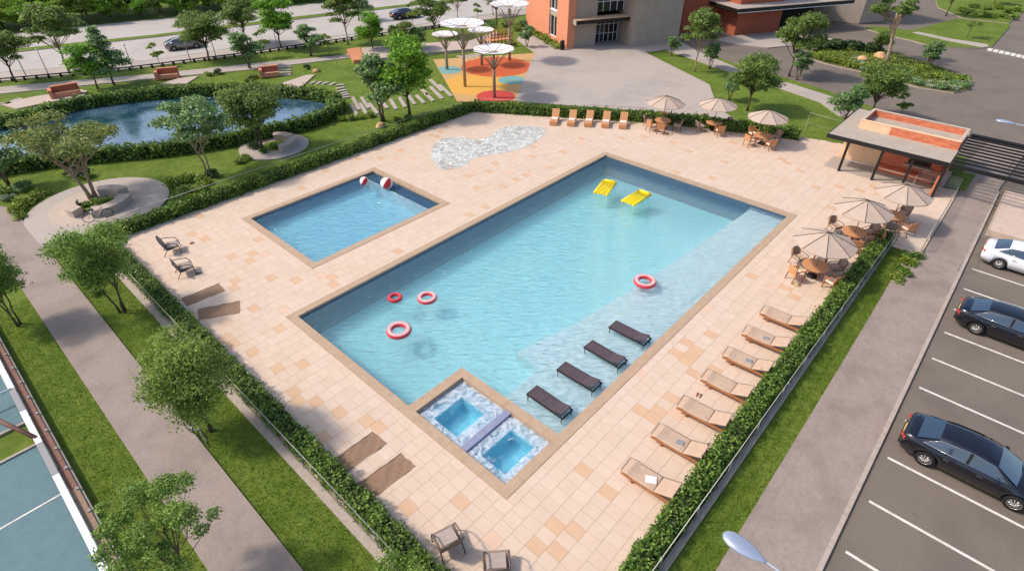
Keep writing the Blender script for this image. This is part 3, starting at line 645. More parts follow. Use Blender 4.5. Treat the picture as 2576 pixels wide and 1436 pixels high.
bgt = [('deep', 40, 205, 1.0, 'dark tree at the left edge behind the pond'), ('layer', 176, 186, 1.1, 'tall dark layered tree over the street railing'), ('bright', 246, 222, .82, 'bright green young tree behind the pond, left of the brick seat'), ('cone', 287, 212, .95, 'slim tall conical tree behind the pond'), ('dense', 527, 152, 1.12, 'large round dark tree standing before the silver car'), ('sap', 405, 168, 1.0, 'thin sapling beside the silver car on the street pavement'), ('blue', 630, 172, .95, 'grey-green tree left of the path bend'), ('deep', 622, 112, 1.0, 'dark tree on the street pavement at the left of a bright one'), ('bright', 708, 122, 1.12, 'broad bright green tree with twin stems on the street verge'), ('sap', 668, 145, 1.2, 'thin young tree on the street verge'), ('blue', 784, 140, .85, 'low grey-green tree on the verge right of the bright one'), ('sap', 830, 140, 1.0, 'thin sapling near the bend of the park path'), ('layer', 876, 112, .95, 'pale layered conifer-like tree on the street verge'), ('cone', 903, 52, .9, 'dark conical tree at the top edge beyond the street'), ('bright', 938, 128, .82, 'compact bright green tree by the terracotta deck'), ('deep', 1012, 132, .66, 'dark shaggy tree behind the raised platform'), ('blue', 1055, 128, .7, 'shaggy grey-green tree behind the raised platform on its right'), ('deep', 1094, 92, .95, 'dark tree partly hiding the black car'), ('sap', 1040, 70, 1.3, 'small bushy tree beside the black car'), ('layer', 1152, 58, .8, 'dark layered tree at the top edge right of the black car'), ('sap', 1202, 52, .95, 'small green tree behind the largest shade canopy'), ('deep', 1240, 40, .7, 'tree at the top edge behind the tall shade canopies'), ('blue', 1325, 118, .62, 'rounded shrub-like tree beside the brick building'),
    ('layer', 1747, 180, 1.0, 'tall slender tree on the lawn right of the grey plaza'), ('blue', 1690, 140, .55, 'small round tree at the tip of the lawn by the grey building'), ('blue', 1785, 172, .68, 'bushy young tree beside the tall slender one'), ('dense', 1880, 277, 1.06, 'oval-crowned dark tree on the lawn behind the parasols'), ('blue', 1835, 250, .62, 'low bushy tree left of the oval-crowned one'), ('deep', 1985, 192, 1.2, 'tall dark tree in front of the red brick wing'), ('blue', 2005, 200, .72, 'small grey-green tree at the foot of the tall dark one'), ('blue', 2115, 322, .92, 'bushy tree at the corner of the pavilion roof'), ('dense', 2188, 294, 1.0, 'dense dark tree behind the pavilion roof'), ('sap', 2262, 300, .9, 'low pale shrub tree behind the roof parapet'), ('pine', 2230, 160, 1.0, 'tall leaning pine with a pale forked trunk on the planting island'), ('blue', 2330, 178, .78, 'small spreading tree on the right part of the planting island'), ('dense', 2210, 135, .55, 'dark bushy tree at the foot of the leaning pine'), ('sap', 2432, 98, 1.3, 'slim young tree on the far right lawn'), ('deep', 2380, 40, 1.1, 'dark tree at the top edge behind the leaning pine'), ('dense', 2500, 12, .8, 'green tree at the top right corner')]
for i, (k, x, y, s, lab) in enumerate(bgt): put_tree('tree', lab, TV[k], at(x, y), i * 1.37, (s * 1.3, s * 1.3, s * 1.02) if x < 1100 and k != 'sap' else (s * 1.08, s * 1.08, s * 1.02))
# woodland beyond the far carriageway: crowns right down to the ground
WV = [make_tree(31, 6.0, 2.6, 'lf_wood', 5200, 20, .05, size=.17, shape='round', clr=.42), make_tree(32, 7.0, 2.4, 'lf_dark', 4800, 20, .06, size=.18, shape='round', clr=.44), make_tree(33, 5.0, 2.7, 'lf_bright', 4800, 18, .03, size=.17, shape='round', clr=.4), make_tree(34, 7.4, 2.6, 'lf_mid', 5000, 20, .06, size=.18, shape='round', clr=.44)]
wr = random.Random(5); nx = Vector((at(643, 24)[0] - at(0, 88)[0], at(643, 24)[1] - at(0, 88)[1], 0)).normalized(); nn_ = Vector((-nx.y, nx.x, 0)); o0 = Vector((*at(0, 88), 0))
wl_ = {0: 'tree at the roadside edge of the wood', 1: 'tree in the second rank of the wood', 2: 'tree in the rear rank of the wood'}
for row, (off, stp) in enumerate(((2.4, 2.3), (6.0, 3.6), (10.5, 4.4))):
    x = -12; wi = 0
    while x < 50:
        p = o0 + nx * (x + wr.uniform(-.5, .5)) + nn_ * (off + wr.uniform(-.6, .6))
        k = wr.choice([0, 2, 2, 0, 3]) if row == 0 else wr.choice([0, 1, 3, 1, 2])
        put_tree('woodland_tree', wl_[row] + (', ' + ORD[wi] + ' from the left'), WV[k], (p.x, p.y), wr.uniform(0, 6), wr.uniform(.62, .85) if row == 0 else wr.uniform(.9, 1.15), group=['trees at the front of the wood', 'trees in the middle of the wood', 'trees at the back of the wood'][row])
        x += stp * wr.uniform(.85, 1.15); wi += 1

# hedges
def hedge(name, label, path, h, wd, dens, size, leaf='lf_hedge', seed=1, z0=-.03):
    rng = np.random.default_rng(seed); t = thing(name, label, 'hedge', (0, 0, 0)); V = []; core = MB()
    for (a, b) in zip(path[:-1], path[1:]):
        a = np.array(a); b = np.array(b); L = np.linalg.norm(b - a); d = (b - a) / L; nv = np.array([-d[1], d[0]]); n = int(L * dens)
        s = rng.random(n) * (L + .1); f = rng.random(n); bump = 1 + .13 * np.sin(s * 3.1 + seed) + .09 * np.sin(s * 7.3 + 2 * seed)
        hh = h * (1 + .07 * np.sin(s * 1.3 + seed) + .06 * np.sin(s * 6.1) + .05 * np.sin(s * 11.7 + seed))
        per = 2 * h + wd; u = f * per
        off = np.where(u < h, -wd / 2, np.where(u < h + wd, u - h - wd / 2, wd / 2)); z = np.where(u < h, u, np.where(u < h + wd, h, per - u)) / h * hh
        nr = np.zeros((n, 3)); sd_ = np.where(u < h, -1., np.where(u < h + wd, 0., 1.)); nr[:, :2] = nv[None] * sd_[:, None]; nr[:, 2] = np.where(sd_ == 0, 1.1, .35)
        off = off * bump; p = np.empty((n, 3)); p[:, :2] = a + d * s[:, None] + nv * off[:, None]; p[:, 2] = z + z0
        p += nr * (rng.normal(-.02, .055, n) + .12 * (rng.random(n) < .04))[:, None] + rng.normal(0, .02, (n, 3))
        V.append(leaves(p, nr, size, rng, .6, .55))
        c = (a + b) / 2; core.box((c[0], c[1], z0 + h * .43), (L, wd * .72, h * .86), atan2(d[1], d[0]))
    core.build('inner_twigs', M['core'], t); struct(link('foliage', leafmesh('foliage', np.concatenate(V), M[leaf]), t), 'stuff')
    return t
HH = 0.77
hedge('clipped_hedge', 'long clipped hedge between the pool deck and the pond lawn', [(-4.2, 15.38), (11, 15.38), (27.5, 15.38)], HH, .78, 520, .075, seed=1)
hedge('clipped_hedge', 'clipped hedge behind the five upright sunbeds and far parasols', [(27.6, 15.2), (31.35, 9.25), (36.1, 1.75), (38.3, -2.6), (41.3, -10.1)], HH + .1, .8, 460, .085, seed=2)
hedge('clipped_hedge', 'clipped hedge along the footpath side of the deck, beside the towels', [(-4.18, 14.9), (-4.18, 0), (-4.18, -20.5)], HH, .66, 760, .06, seed=3)
hedge('clipped_hedge', 'clipped hedge behind the row of wooden sunbeds beside the pavement', [(-2.5, -19.92), (12, -19.92), (28.3, -20.1)], HH, .68, 760, .06, seed=4)
pc = np.mean(np.array(pond_poly), axis=0)
def ringpath(poly, off, i0, i1, step=2):
    o = []; k = len(poly)
    for i in range(i0, i1, step):
        a, b, c = np.array(poly[(i - 1) % k]), np.array(poly[i % k]), np.array(poly[(i + 1) % k]); t = c - a; t /= np.linalg.norm(t); n = np.array([-t[1], t[0]])
        if inside(*(b + n * .2), poly): n = -n
        o.append(tuple(b + n * off))
    return o
hedge('pond_hedge', 'thick uneven hedge ringing the pond', ringpath(pond_poly, .55, 0, 60), 1.0, .95, 260, .11, 'lf_hedge', 5)

# shrubs, flowers and ground cover
def bush(seed, r, n, size, leaf, flat=.8):
    rng = np.random.default_rng(seed); q = random.Random(seed)
    cl = [(q.uniform(-.5, .5) * r, q.uniform(-.5, .5) * r, r * q.uniform(.25, .6), r * q.uniform(.4, .65)) for _ in range(7)]
    return leafmesh('foliage', clumpleaves(cl, n, size, rng, flat, .3), M[leaf])
BV = dict(lime=bush(41, .6, 420, .085, 'lf_lime'), mid=bush(42, .6, 420, .09, 'lf_mid'), hedge=bush(43, .6, 450, .08, 'lf_hedge'), dark=bush(44, .7, 480, .09, 'lf_dark'), pale=bush(45, .55, 420, .075, 'lf_pale'), blue=bush(46, .6, 420, .09, 'lf_blue'))
stemm = MB().tube([(0, 0, -.05), (.02, .01, .2), (0, .03, .4)], [.03, .02, .012], 5).tube([(0, 0, .1), (.12, .05, .32)], [.015, .008], 4).tube([(0, 0, .1), (-.1, .08, .34)], [.015, .008], 4).mesh('stem', M['bark'])
def put_bush(label, k, loc, s=1.0, group=None, z=-.05):
    t = thing('shrub', label, 'shrub', (loc[0], loc[1], z), rnd.uniform(0, 6), group); t.scale = (s, s, s * .95); link('foliage', BV[k], t); link('stem', stemm, t)
def bushes(label, group, items, z=-.05):
    for i, (k, x, y, s) in enumerate(sorted(items, key=lambda t: t[1])): put_bush(label + ', ' + ORD[i] + ' from the left', k, at(x, y), s, group, z)
bushes('lime shrub at the left side of the round plaza', 'shrubs left of the round plaza', [('lime', 45, 530, 1.1), ('lime', 62, 515, 1.1), ('lime', 80, 502, 1.0), ('lime', 108, 488, .95), ('lime', 50, 548, .8), ('pale', 20, 500, 1.0), ('mid', 5, 488, 1.2), ('blue', 60, 475, 1.1)])
bushes('light shrub between round plaza and pool hedge', 'shrubs right of the round plaza', [('lime', 440, 465, 1.2), ('lime', 462, 458, 1.1), ('mid', 470, 480, 1.0), ('lime', 505, 478, 1.0), ('mid', 445, 500, 1.0), ('lime', 490, 500, .9), ('lime', 520, 462, .8)])
bushes('low dark shrub on the lawn before the pond', 'shrubs on the pond lawn', [('dark', 205, 445, 1.1), ('dark', 180, 438, 1.0), ('mid', 510, 452, .9), ('dark', 535, 445, .9), ('mid', 480, 445, .7), ('mid', 600, 410, .8), ('lime', 620, 400, .8)])
bushes('leafy plant in the round bench planter bed', 'plants in the large planter', [('mid', 215, 520, .8), ('pale', 238, 530, .8), ('hedge', 262, 515, .9), ('mid', 240, 512, .8), ('lime', 205, 535, .6)])
bushes('leafy plant in the small bench planter bed', 'plants in the small planter', [('dark', 640, 372, .9), ('mid', 690, 372, .9), ('hedge', 662, 385, .8)])
bushes('shrub along the brick building wall', 'shrubs along the brick wall', [('lime', 1352, 92, 1.5), ('lime', 1366, 100, 1.5), ('lime', 1380, 110, 1.6), ('mid', 1395, 117, 1.4), ('lime', 1405, 122, 1.3), ('mid', 1338, 84, 1.6), ('mid', 1300, 76, 1.5), ('mid', 1270, 68, 1.6), ('blue', 1318, 66, 1.5), ('blue', 1235, 70, 1.3)])
bushes('small shrub at the slab path end', 'shrubs at the slab path', [('lime', 880, 300, .9), ('lime', 905, 297, .9), ('mid', 930, 292, .9), ('lime', 1000, 305, .9), ('mid', 1030, 300, .9), ('lime', 960, 318, .7), ('lime', 860, 302, .8)])
bushes('shrub on the lawn by the park path', 'shrubs by the park path', [('mid', 790, 178, .9), ('dark', 775, 172, .8), ('mid', 640, 195, .8), ('dark', 545, 186, .9), ('mid', 522, 190, .9), ('dark', 630, 200, .7), ('lime', 620, 205, .6)])
bushes('shrub on the verge corner by the hedge end', 'shrubs at the pavement corner', [('hedge', 2268, 690, 1.0), ('lime', 2285, 665, .95), ('hedge', 2300, 648, .85), ('lime', 2255, 705, .8), ('hedge', 2278, 650, .8)])
bushes('rounded shrub under the tree at the hedge left end', 'shrubs at the footpath edge', [('mid', 185, 665, 1.0), ('mid', 205, 690, 1.0), ('hedge', 225, 715, .9), ('mid', 165, 645, .8), ('hedge', 245, 735, .7)])
bushes('dark shrub in the planting island back row', 'back row of the planting island', [('dark', x, y, 1.75) for i, (x, y) in enumerate([(2050, 128), (2072, 124), (2095, 124), (2115, 126), (2138, 128), (2160, 130), (2180, 133), (2200, 136)])], .05)
bushes('lime shrub at the left end of the planting island', 'lime shrubs of the planting island', [('lime', x, y, 1.15) for i, (x, y) in enumerate([(2042, 145), (2060, 150), (2080, 156), (2100, 160), (2120, 164), (2140, 170), (2065, 142), (2090, 148)])], .05)
bushes('pale green shrub in the middle of the planting island', 'middle shrubs of the planting island', [('pale' if i % 2 else 'lime', x, y, 1.1) for i, (x, y) in enumerate([(2150, 172), (2172, 178), (2195, 184), (2160, 163), (2210, 190), (2240, 196), (2262, 198), (2285, 205), (2235, 180), (2150, 152)])], .05)
bushes('silvery shrub edging the planting island end', 'silvery edging of the planting island', [('pale' if i % 3 else 'blue', x, y, 1.05) for i, (x, y) in enumerate([(2305, 214), (2325, 218), (2345, 222), (2365, 225), (2385, 228), (2405, 229), (2422, 224), (2340, 210), (2370, 214), (2400, 216), (2300, 205), (2430, 214)])], .05)
bushes('yellow green shrub at the planting island right part', 'right shrubs of the planting island', [('lime' if i % 2 else 'mid', x, y, 1.3) for i, (x, y) in enumerate([(2330, 196), (2355, 198), (2380, 202), (2405, 206), (2300, 186), (2320, 180), (2425, 206)])], .05)
bushes('shrub in the beds at the top right corner', 'shrubs in the top right beds', [(['mid', 'lime', 'hedge'][i % 3], x, y, 1.6) for i, (x, y) in enumerate([(2440, 38), (2465, 42), (2490, 46), (2515, 44), (2420, 30), (2450, 22), (2480, 25), (2510, 24), (2535, 35), (2545, 50), (2555, 30)])])
def cover(name, label, poly, n, size, leaf, zc, seed):
    rng = np.random.default_rng(seed); P_ = np.array(poly); lo, hi = P_.min(0), P_.max(0); pts = []
    while len(pts) < n:
        x, y = rng.uniform(lo[0], hi[0]), rng.uniform(lo[1], hi[1])
        if inside(x, y, poly): pts.append((x, y, zc + rng.uniform(0, .22) * (1 + sin(x * 1.7) * sin(y * 1.3))))
    pts = np.array(pts); nr = np.tile(np.array([0, 0, 1.]), (n, 1)); o = struct(link(name, leafmesh(name, leaves(pts, nr, size, rng), M[leaf])), 'stuff'); o['label'] = label; o['category'] = 'ground cover'
isp = P([(2040, 139), (2078, 120), (2205, 126), (2355, 170), (2432, 203), (2438, 213), (2430, 221), (2397, 230), (2312, 217), (2163, 177), (2087, 160), (2046, 149)])
cover('ground_cover', 'mixed low planting covering the island', isp, 6500, .1, 'lf_lime', .1, 71)
# blade tufts on the lawns nearest the camera
def tufts(name, rects, dens, seed):
    rng = np.random.default_rng(seed); V = []
    for (x0, x1, y0, y1) in rects:
        n = int((x1 - x0) * (y1 - y0) * dens); p = np.empty((n, 3)); p[:, 0] = rng.uniform(x0, x1, n); p[:, 1] = rng.uniform(y0, y1, n); p[:, 2] = -.045
        a = rng.uniform(0, 2 * pi, n); d = np.stack([np.cos(a), np.sin(a), np.zeros(n)], 1); up = np.array([0, 0, 1.]) + rng.normal(0, .5, (n, 3)); h = rng.uniform(.018, .045, n)[:, None]
        Q = np.empty((n, 4, 3)); Q[:, 0] = p - d * .022; Q[:, 1] = p + d * .022; Q[:, 2] = p + d * .008 + up * h; Q[:, 3] = p - d * .008 + up * h; V.append(Q.reshape(-1, 3))
    o = struct(link(name, leafmesh(name, np.concatenate(V), M['lf_grass'])), 'stuff'); o['label'] = 'short mown grass of the lawn strips beside the pool hedges'; o['category'] = 'grass'
tufts('grass', [(-6.76, -4.9, -14, 14.5), (-10.4, -8.9, -10, 12), (0, 27.4, -21.85, -20.7)], 330, 9)
# ------------------------------------------------------------------ fences and railings
def rail_fence(label, path, h=1.0, post=2.0, glass=True, mt='rail', z=0.0, rr=.016, mid=True, name='guard_railing'):
    t = thing(name, label, 'railing', (0, 0, z)); pm = {}
    for a, b in zip(path[:-1], path[1:]):
        A, B = Vector((*a, 0)), Vector((*b, 0)); L = (B - A).length; d = (B - A) / L; n = max(1, round(L / post))
        MB().tube([A + Vector((0, 0, h)), B + Vector((0, 0, h))], rr, 6).build('top_rail', M[mt], t)
        if mid: MB().tube([A + Vector((0, 0, .12)), B + Vector((0, 0, .12))], rr * .6, 5).build('bottom_rail', M['grey'], t)
        for i in range(n + 1):
            p = A + d * (L * i / n); link('post', pm.setdefault('p', MB().box((0, 0, h / 2), (.03, .03, h)).mesh('post', M['grey'])), t, p)
        if glass:
            for i in range(n):
                c = A + d * (L * (i + .5) / n); MB().box((c.x, c.y, h * .53), (L / n - .08, .012, h * .74), atan2(d.y, d.x)).build('glass_panel', M['glass_rail'], t)
    return t
rail_fence('slim pale railing outside the hedge along the footpath', [(-4.66, 12.5), (-4.66, -20)], .98, 2.4, glass=False)
rail_fence('slim pale railing outside the hedge along the pavement lawn', [(-1.5, -20.42), (28.2, -20.56)], .98, 2.4, glass=False)
rail_fence('slim pale railing behind the pond-side hedge', [(-4.2, 16.05), (27.0, 16.05)], .95, 2.6, glass=False)
rail_fence('slim railing between the far hedge and the grey plaza', [(28.4, 15.3), (31.95, 9.6), (36.75, 2.1)], .95, 2.2, glass=False)
rail_fence('white handrail at the hedge end beside the pavilion', [at(2018, 348), (45.4, -9.4), (44.9, -12.6)], 1.0, 2.2, glass=False)
rail_fence('glass railing at the deck edge beside the right-hand parasol tables', [(28.2, -20.7), (28.2, -22.1), (38.9, -22.1), (38.9, -19.6), (37.0, -19.6)], 1.0, 1.8)
rail_fence('grey railing between the pavement and the parking kerb', [(27.4, -24.12), (47.5, -24.25)], 1.0, 2.5, glass=False, mt='grey')
for nm, lb, x0, x1, y0, y1 in (('kerb_wall', 'low concrete kerb wall under the footpath-side railing', -4.95, -4.58, -20, 14.6), ('kerb_wall', 'low concrete kerb wall under the railing beside the pavement lawn', -1.5, 28, -20.62, -20.38)):
    tag(MB().b6(x0, x1, y0, y1, -.2, .03).build(nm, M['kerb']), lb, 'wall')
# street balustrade: low dark rail on stubby posts
lowp = MB().box((0, 0, .10), (.22, .22, .34), taper=.9).mesh('post', M['black'])
bal = thing('low_balustrade', 'long low dark balustrade along the street pavement', 'balustrade')
pth = [at(x, y) for x, y in ((-60, 213), (0, 206), (328, 176), (590, 143), (904, 98), (1105, 69), (1180, 58))]
for a, b in zip(pth[:-1], pth[1:]):
    A, B = Vector((*a, 0)), Vector((*b, 0)); L = (B - A).length; n = round(L / 1.1)
    c = (A + B) / 2; MB().box((c.x, c.y, .30), (L, .16, .10), atan2(B.y - A.y, B.x - A.x)).build('rail', M['black'], bal)
    for i in range(n): link('post', lowp, bal, A + (B - A) * (i / n))
lm = (MB().tube([(0, 0, 0), (0, 0, 2.6)], [.05, .035], 6).mesh('pole', M['grey']), MB().lathe([(.001, 2.72), (.12, 2.7), (.14, 2.62), (.03, 2.58)], 10).mesh('lamp_head', M['white']))
for i, (x, y) in enumerate([(68, 196), (122, 188), (335, 174), (480, 156), (545, 148), (700, 128), (780, 118)]):
    t = thing('street_post', ['first', 'second', 'third', 'fourth', 'fifth', 'sixth', 'seventh'][i] + ' thin street post from the left behind the balustrade', 'post', (*at(x, y), 0), 0, 'thin posts on the street pavement'); link('pole', lm[0], t); link('lamp_head', lm[1], t)

# ------------------------------------------------------------------ court at the lower left
ct = sheet('sports_court', [(-40, .45), (-11.0, .45), (-11.0, -40), (-40, -40)], -0.035, M['court'])
sheet('sports_court', [(-40, 2.2), (-11.0, 2.2), (-11.0, 24), (-40, 24)], -0.035, M['court'])
for y in (-2.74, ): MB().b6(-30, -11.02, y - .035, y + .035, -.035, -.03).build('court_line', M['paint'], ct)
for y in (.50, 2.15): struct(MB().b6(-40, -11.1, y - .06, y + .06, -.2, .03).build('court_edging', M['kerb']))
cw = thing('court_wall', 'low brown board wall with concrete footing along the court', 'wall', (0, 0, 0))
for i in range(17):
    y0 = -12 + i * 1.75; MB().b6(-10.98, -10.72, y0 + .008, y0 + 1.742, -.1, .34).build('board', M['courtbrown'] if i > 4 else M['wooddk'], cw)
MB().b6(-10.72, -10.64, -12, 17.7, -.1, .26).build('footing', M['kerb'], cw)
for i in range(22): MB().b6(-10.80, -10.70, -11.2 + i * 1.3, -11.08 + i * 1.3, .34, .38).build('bracket', M['grey'], cw)
cf = thing('court_fence', 'broad white and grey beam on short posts along the court', 'fence', (0, 0, 0))
pm = MB().box((0, 0, .2), (.06, .08, .44)).mesh('post', M['grey'])
for i in range(12): link('post', pm, cf, (-11.07, -11.4 + i * 2.0, 0))
for a_, b_, m_ in ((-12, -2.3, 'white'), (-2.3, -.2, 'grey'), (-.2, 2.2, 'white'), (2.2, 4.0, 'grey'), (4.0, 12, 'white')): MB().b6(-11.2, -10.99, a_ + .01, b_ - .01, .42, .54).build('beam', M[m_], cf)
MB().tube([(-11.1, .2, .5), (-12.6, 4.2, .6)], .09, 6).build('brace', M['courtbrown'], cf); MB().tube([(-11.1, 4.0, .55), (-12.6, 4.0, .55)], .05, 6).build('cross_beam', M['white'], cf)

# ------------------------------------------------------------------ curved benches
def arcbench(label, c, r0, r1, a0, a1, h=.46):
    n = 14; b = MB(); vs = []; fs = []
    for i in range(n + 1):
        a = radians(a0 + (a1 - a0) * i / n)
        for r, z in ((r0, 0), (r0, h), (r1, h), (r1, 0)): vs.append((c[0] + r * cos(a), c[1] + r * sin(a), z))
    for i in range(n):
        for k in range(3): fs.append((i * 4 + k, i * 4 + k + 1, i * 4 + 5 + k, i * 4 + 4 + k))
    fs += [(0, 3, 2, 1), (n * 4, n * 4 + 1, n * 4 + 2, n * 4 + 3)]
    t = thing('curved_bench', label, 'bench'); b.add(vs, fs).build('base', M['plaza_warm'], t)
    vs2 = []; fs2 = []
    for i in range(n + 1):
        a = radians(a0 - .8 + (a1 - a0 + 1.6) * i / n)
        for r, z in ((r0 - .03, h), (r0 - .03, h + .06), (r1 + .03, h + .06), (r1 + .03, h)): vs2.append((c[0] + r * cos(a), c[1] + r * sin(a), z + .002))
    for i in range(n):
        for k in range(4): fs2.append((i * 4 + k, i * 4 + (k + 1) % 4, i * 4 + 4 + (k + 1) % 4, i * 4 + 4 + k))
    fs2 += [(0, 3, 2, 1), (n * 4, n * 4 + 1, n * 4 + 2, n * 4 + 3)]
    MB().add(vs2, fs2).build('seat_slab', M['plaza_warm'], t)
arcbench('curved concrete bench on the left side of the round plaza', PC1, 1.25, 1.95, 138, 208)
arcbench('curved concrete bench at the back right of the round plaza', PC1, 1.3, 2.0, 8, 72)
arcbench('long curved concrete bench at the front of the round plaza', PC1, 1.3, 2.0, 242, 335)
arcbench('curved stone bench at the back of the small round plaza', PC2, 1.15, 1.8, -5, 60)
arcbench('curved stone bench at the front of the small round plaza', PC2, 1.15, 1.8, 260, 345)
def bicycle(label, loc, rz, lean=.1):
    t = thing('bicycle', label, 'bicycle', (*loc, 0.02), rz); t.rotation_euler = (lean, 0, rz)
    for x in (-.52, .52):
        w_ = MB(); w_.tube([(x + .33 * cos(a * pi / 12), 0, .34 + .33 * sin(a * pi / 12)) for a in range(25)], .02, 5, caps=False)
        wo = w_.build('wheel', M['tyre'], t); sp_ = MB()
        for a in range(8): sp_.tube([(x, 0, .34), (x + .32 * cos(a * pi / 4), 0, .34 + .32 * sin(a * pi / 4))], .004, 3)
        sp_.build('spokes', M['steel'], wo)
    f = MB()
    for a, b_ in (((-.52, 0, .34), (-.1, 0, .32)), ((-.52, 0, .34), (-.2, 0, .82)), ((-.1, 0, .32), (-.2, 0, .86)), ((-.2, 0, .8), (.36, 0, .8)), ((-.1, 0, .32), (.38, 0, .72)), ((.52, 0, .34), (.34, 0, .92))): f.tube([a, b_], .018, 6)
    f.build('frame', M['steel'], t); MB().tube([(.3, -.28, .98), (.34, 0, .94), (.3, .28, .98)], .014, 6).build('handlebar', M['black'], t); MB().box((-.2, 0, .9), (.24, .13, .06)).build('saddle', M['black'], t)
p = at(252, 553); bicycle('bicycle leaning on the front bench of the round plaza', p, radians(-8), .25)
p = at(497, 1100); bicycle('bicycle parked at the grass edge beside the footpath', p, radians(-82), -.12)

# ------------------------------------------------------------------ sunbeds
def slats(b, x0, x1, n, yw, z, th=.02, m=0):
    s = (x1 - x0) / n
    for i in range(n): b.box((x0 + s * (i + .5), 0, z), (s * .82, yw, th), m=m)
def wood_lounger():
    t = thing('sun_lounger', '', 'sun lounger', group='wooden sun loungers along the pavement hedge'); t.scale = (1.04, 1.12, 1.0); L, wd = 2.0, .66
    for s in (-1, 1): MB().box((L / 2, s * (wd / 2), .30), (L, .05, .09)).build('side_rail', M['wood'], t)
    for x in (.42, 1.86):
        for s in (-1, 1): MB().box((x, s * (wd / 2 - .06), .14), (.07, .05, .28)).build('leg', M['wood'], t)
    MB().box((.02, 0, .30), (.05, wd, .09)).build('end_rail', M['wood'], t); MB().box((L - .02, 0, .30), (.05, wd, .09)).build('end_rail', M['wood'], t)
    b = MB(); slats(b, .05, 1.3, 12, wd - .06, .335); b.build('slats', M['woodlt'], t)
    an = radians(24); bk = link('backrest', MB().box((.34, 0, 0), (.70, wd - .04, .035)).mesh('backrest', M['wood']), t, (1.27, 0, .36)); bk.rotation_euler = (0, -an, 0)
    for y_ in (-.2, .2): MB().tube([(1.75, y_, .34), (1.78, y_, .56)], .015, 5).build('prop', M['steel'], t)
    def pad(x0, x1, fn, mname):
        n = 10; b = MB(); vs = []; fs = []
        for i in range(n + 1):
            x = x0 + (x1 - x0) * i / n; z = fn(x)
            e = .012 if i in (0, n) else 0
            for y, zz in ((-wd / 2 - .01 + e, z), (-wd / 2 - .01, z + .05 - e), (-wd / 2 + .03 + e, z + .075 - e), (wd / 2 - .03 - e, z + .075 - e), (wd / 2 + .01, z + .05 - e), (wd / 2 + .01 - e, z)): vs.append((x, y, zz))
        for i in range(n):
            for k in range(6): fs.append((i * 6 + k, i * 6 + (k + 1) % 6, i * 6 + 6 + (k + 1) % 6, i * 6 + 6 + k))
        fs += [tuple(range(5, -1, -1)), tuple(n * 6 + k for k in range(6))]
        b.add(vs, fs); return b.build(mname, M['cushion'], t)
    mm = pad(-.03, 1.27, lambda x: .35 + .05 * max(0, 1 - abs(x - .25) / .3) ** 2 - (.03 if x < .1 else 0), 'mattress')
    MB().tube([(-.03, -.33, .42), (-.03, .33, .42)], .010, 5).tube([(-.02, .335, .42), (.3, .335, .46), (.6, .335, .43), (1.27, .335, .43)], .008, 5).build('piping', M['metal_br'], mm)
    hp = pad(1.285, 1.97, lambda x: .35 + (x - 1.27) * math.tan(an) * .98, 'head_pad')
    MB().tube([(1.285, -.33, .435), (1.285, .33, .435)], .012, 5).tube([(1.28, .335, .43), (1.96, .335, .73), (1.96, -.335, .73)], .010, 5).build('piping', M['metal_br'], hp)
    return t
wlg = wood_lounger(); pos = ['nearest the camera', 'second from the near end', 'third from the near end', 'in the middle of the row', 'third from the far end', 'second from the far end', 'at the far end by the tables']
feet = [(3.2, -17.5), (5.4, -17.45), (7.42, -17.45), (9.55, -17.45), (11.58, -17.48), (13.65, -17.48), (15.78, -17.48)]
for i, f_ in enumerate(feet):
    lab = 'wooden sun lounger with beige mattress along the hedge, ' + pos[i]; a = radians(-88 + (i % 3) * .8)
    loc = (f_[0] + .33, f_[1], 0)
    if i == 0: wlg['label'] = lab; wlg.location = loc; wlg.rotation_euler = (0, 0, a)
    else: copy_tree(wlg, lab, loc, a)
def sling_lounger():
    t = thing('pool_lounger', '', 'sun lounger', group='dark loungers standing in the shallow water'); L, wd = 2.05, .68
    for s in (-1, 1): MB().box((L / 2, s * wd / 2, .34), (L, .05, .06)).build('side_rail', M['metal_dk'], t)
    for x in (0.02, L - .02): MB().box((x, 0, .34), (.05, wd, .06)).build('end_rail', M['metal_dk'], t)
    for x in (.08, 1.98):
        for s in (-1, 1): MB().box((x, s * (wd / 2 - .01), .15), (.045, .045, .34)).build('leg', M['metal_dk'], t)
    MB().box((.72, 0, .375), (1.36, wd - .05, .012)).build('sling', M['sling_dk'], t)
    for x in (1.62, 1.74, 1.86): MB().box((x, 0, .33), (.03, wd - .05, .02)).build('crossbar', M['metal_dk'], t)
    b = link('backrest', MB().box((.30, 0, 0), (.62, wd - .06, .025)).mesh('backrest', M['sling_dk']), t, (1.38, 0, .385)); b.rotation_euler = (0, radians(-15), 0)
    link('backrest_frame', MB().tube([(.0, -.3, -.02), (.6, -.3, -.02), (.6, .3, -.02), (0, .3, -.02)], .014, 5).mesh('frame', M['metal_dk']), b)
    return t
slg = sling_lounger()
for i, x in enumerate((4.0, 6.05, 8.12, 10.15)):
    lab = 'dark sling lounger in the shallow water, ' + ['nearest the spa', 'second from the spa', 'third from the spa', 'farthest from the spa'][i]; loc = (x + .34, -12.1 - (.03 * i), -.45); a = radians(-90 + (i % 2) * 2 - 1)
    if i == 0: slg['label'] = lab; slg.location = loc; slg.rotation_euler = (0, 0, a)
    else: copy_tree(slg, lab, loc, a)
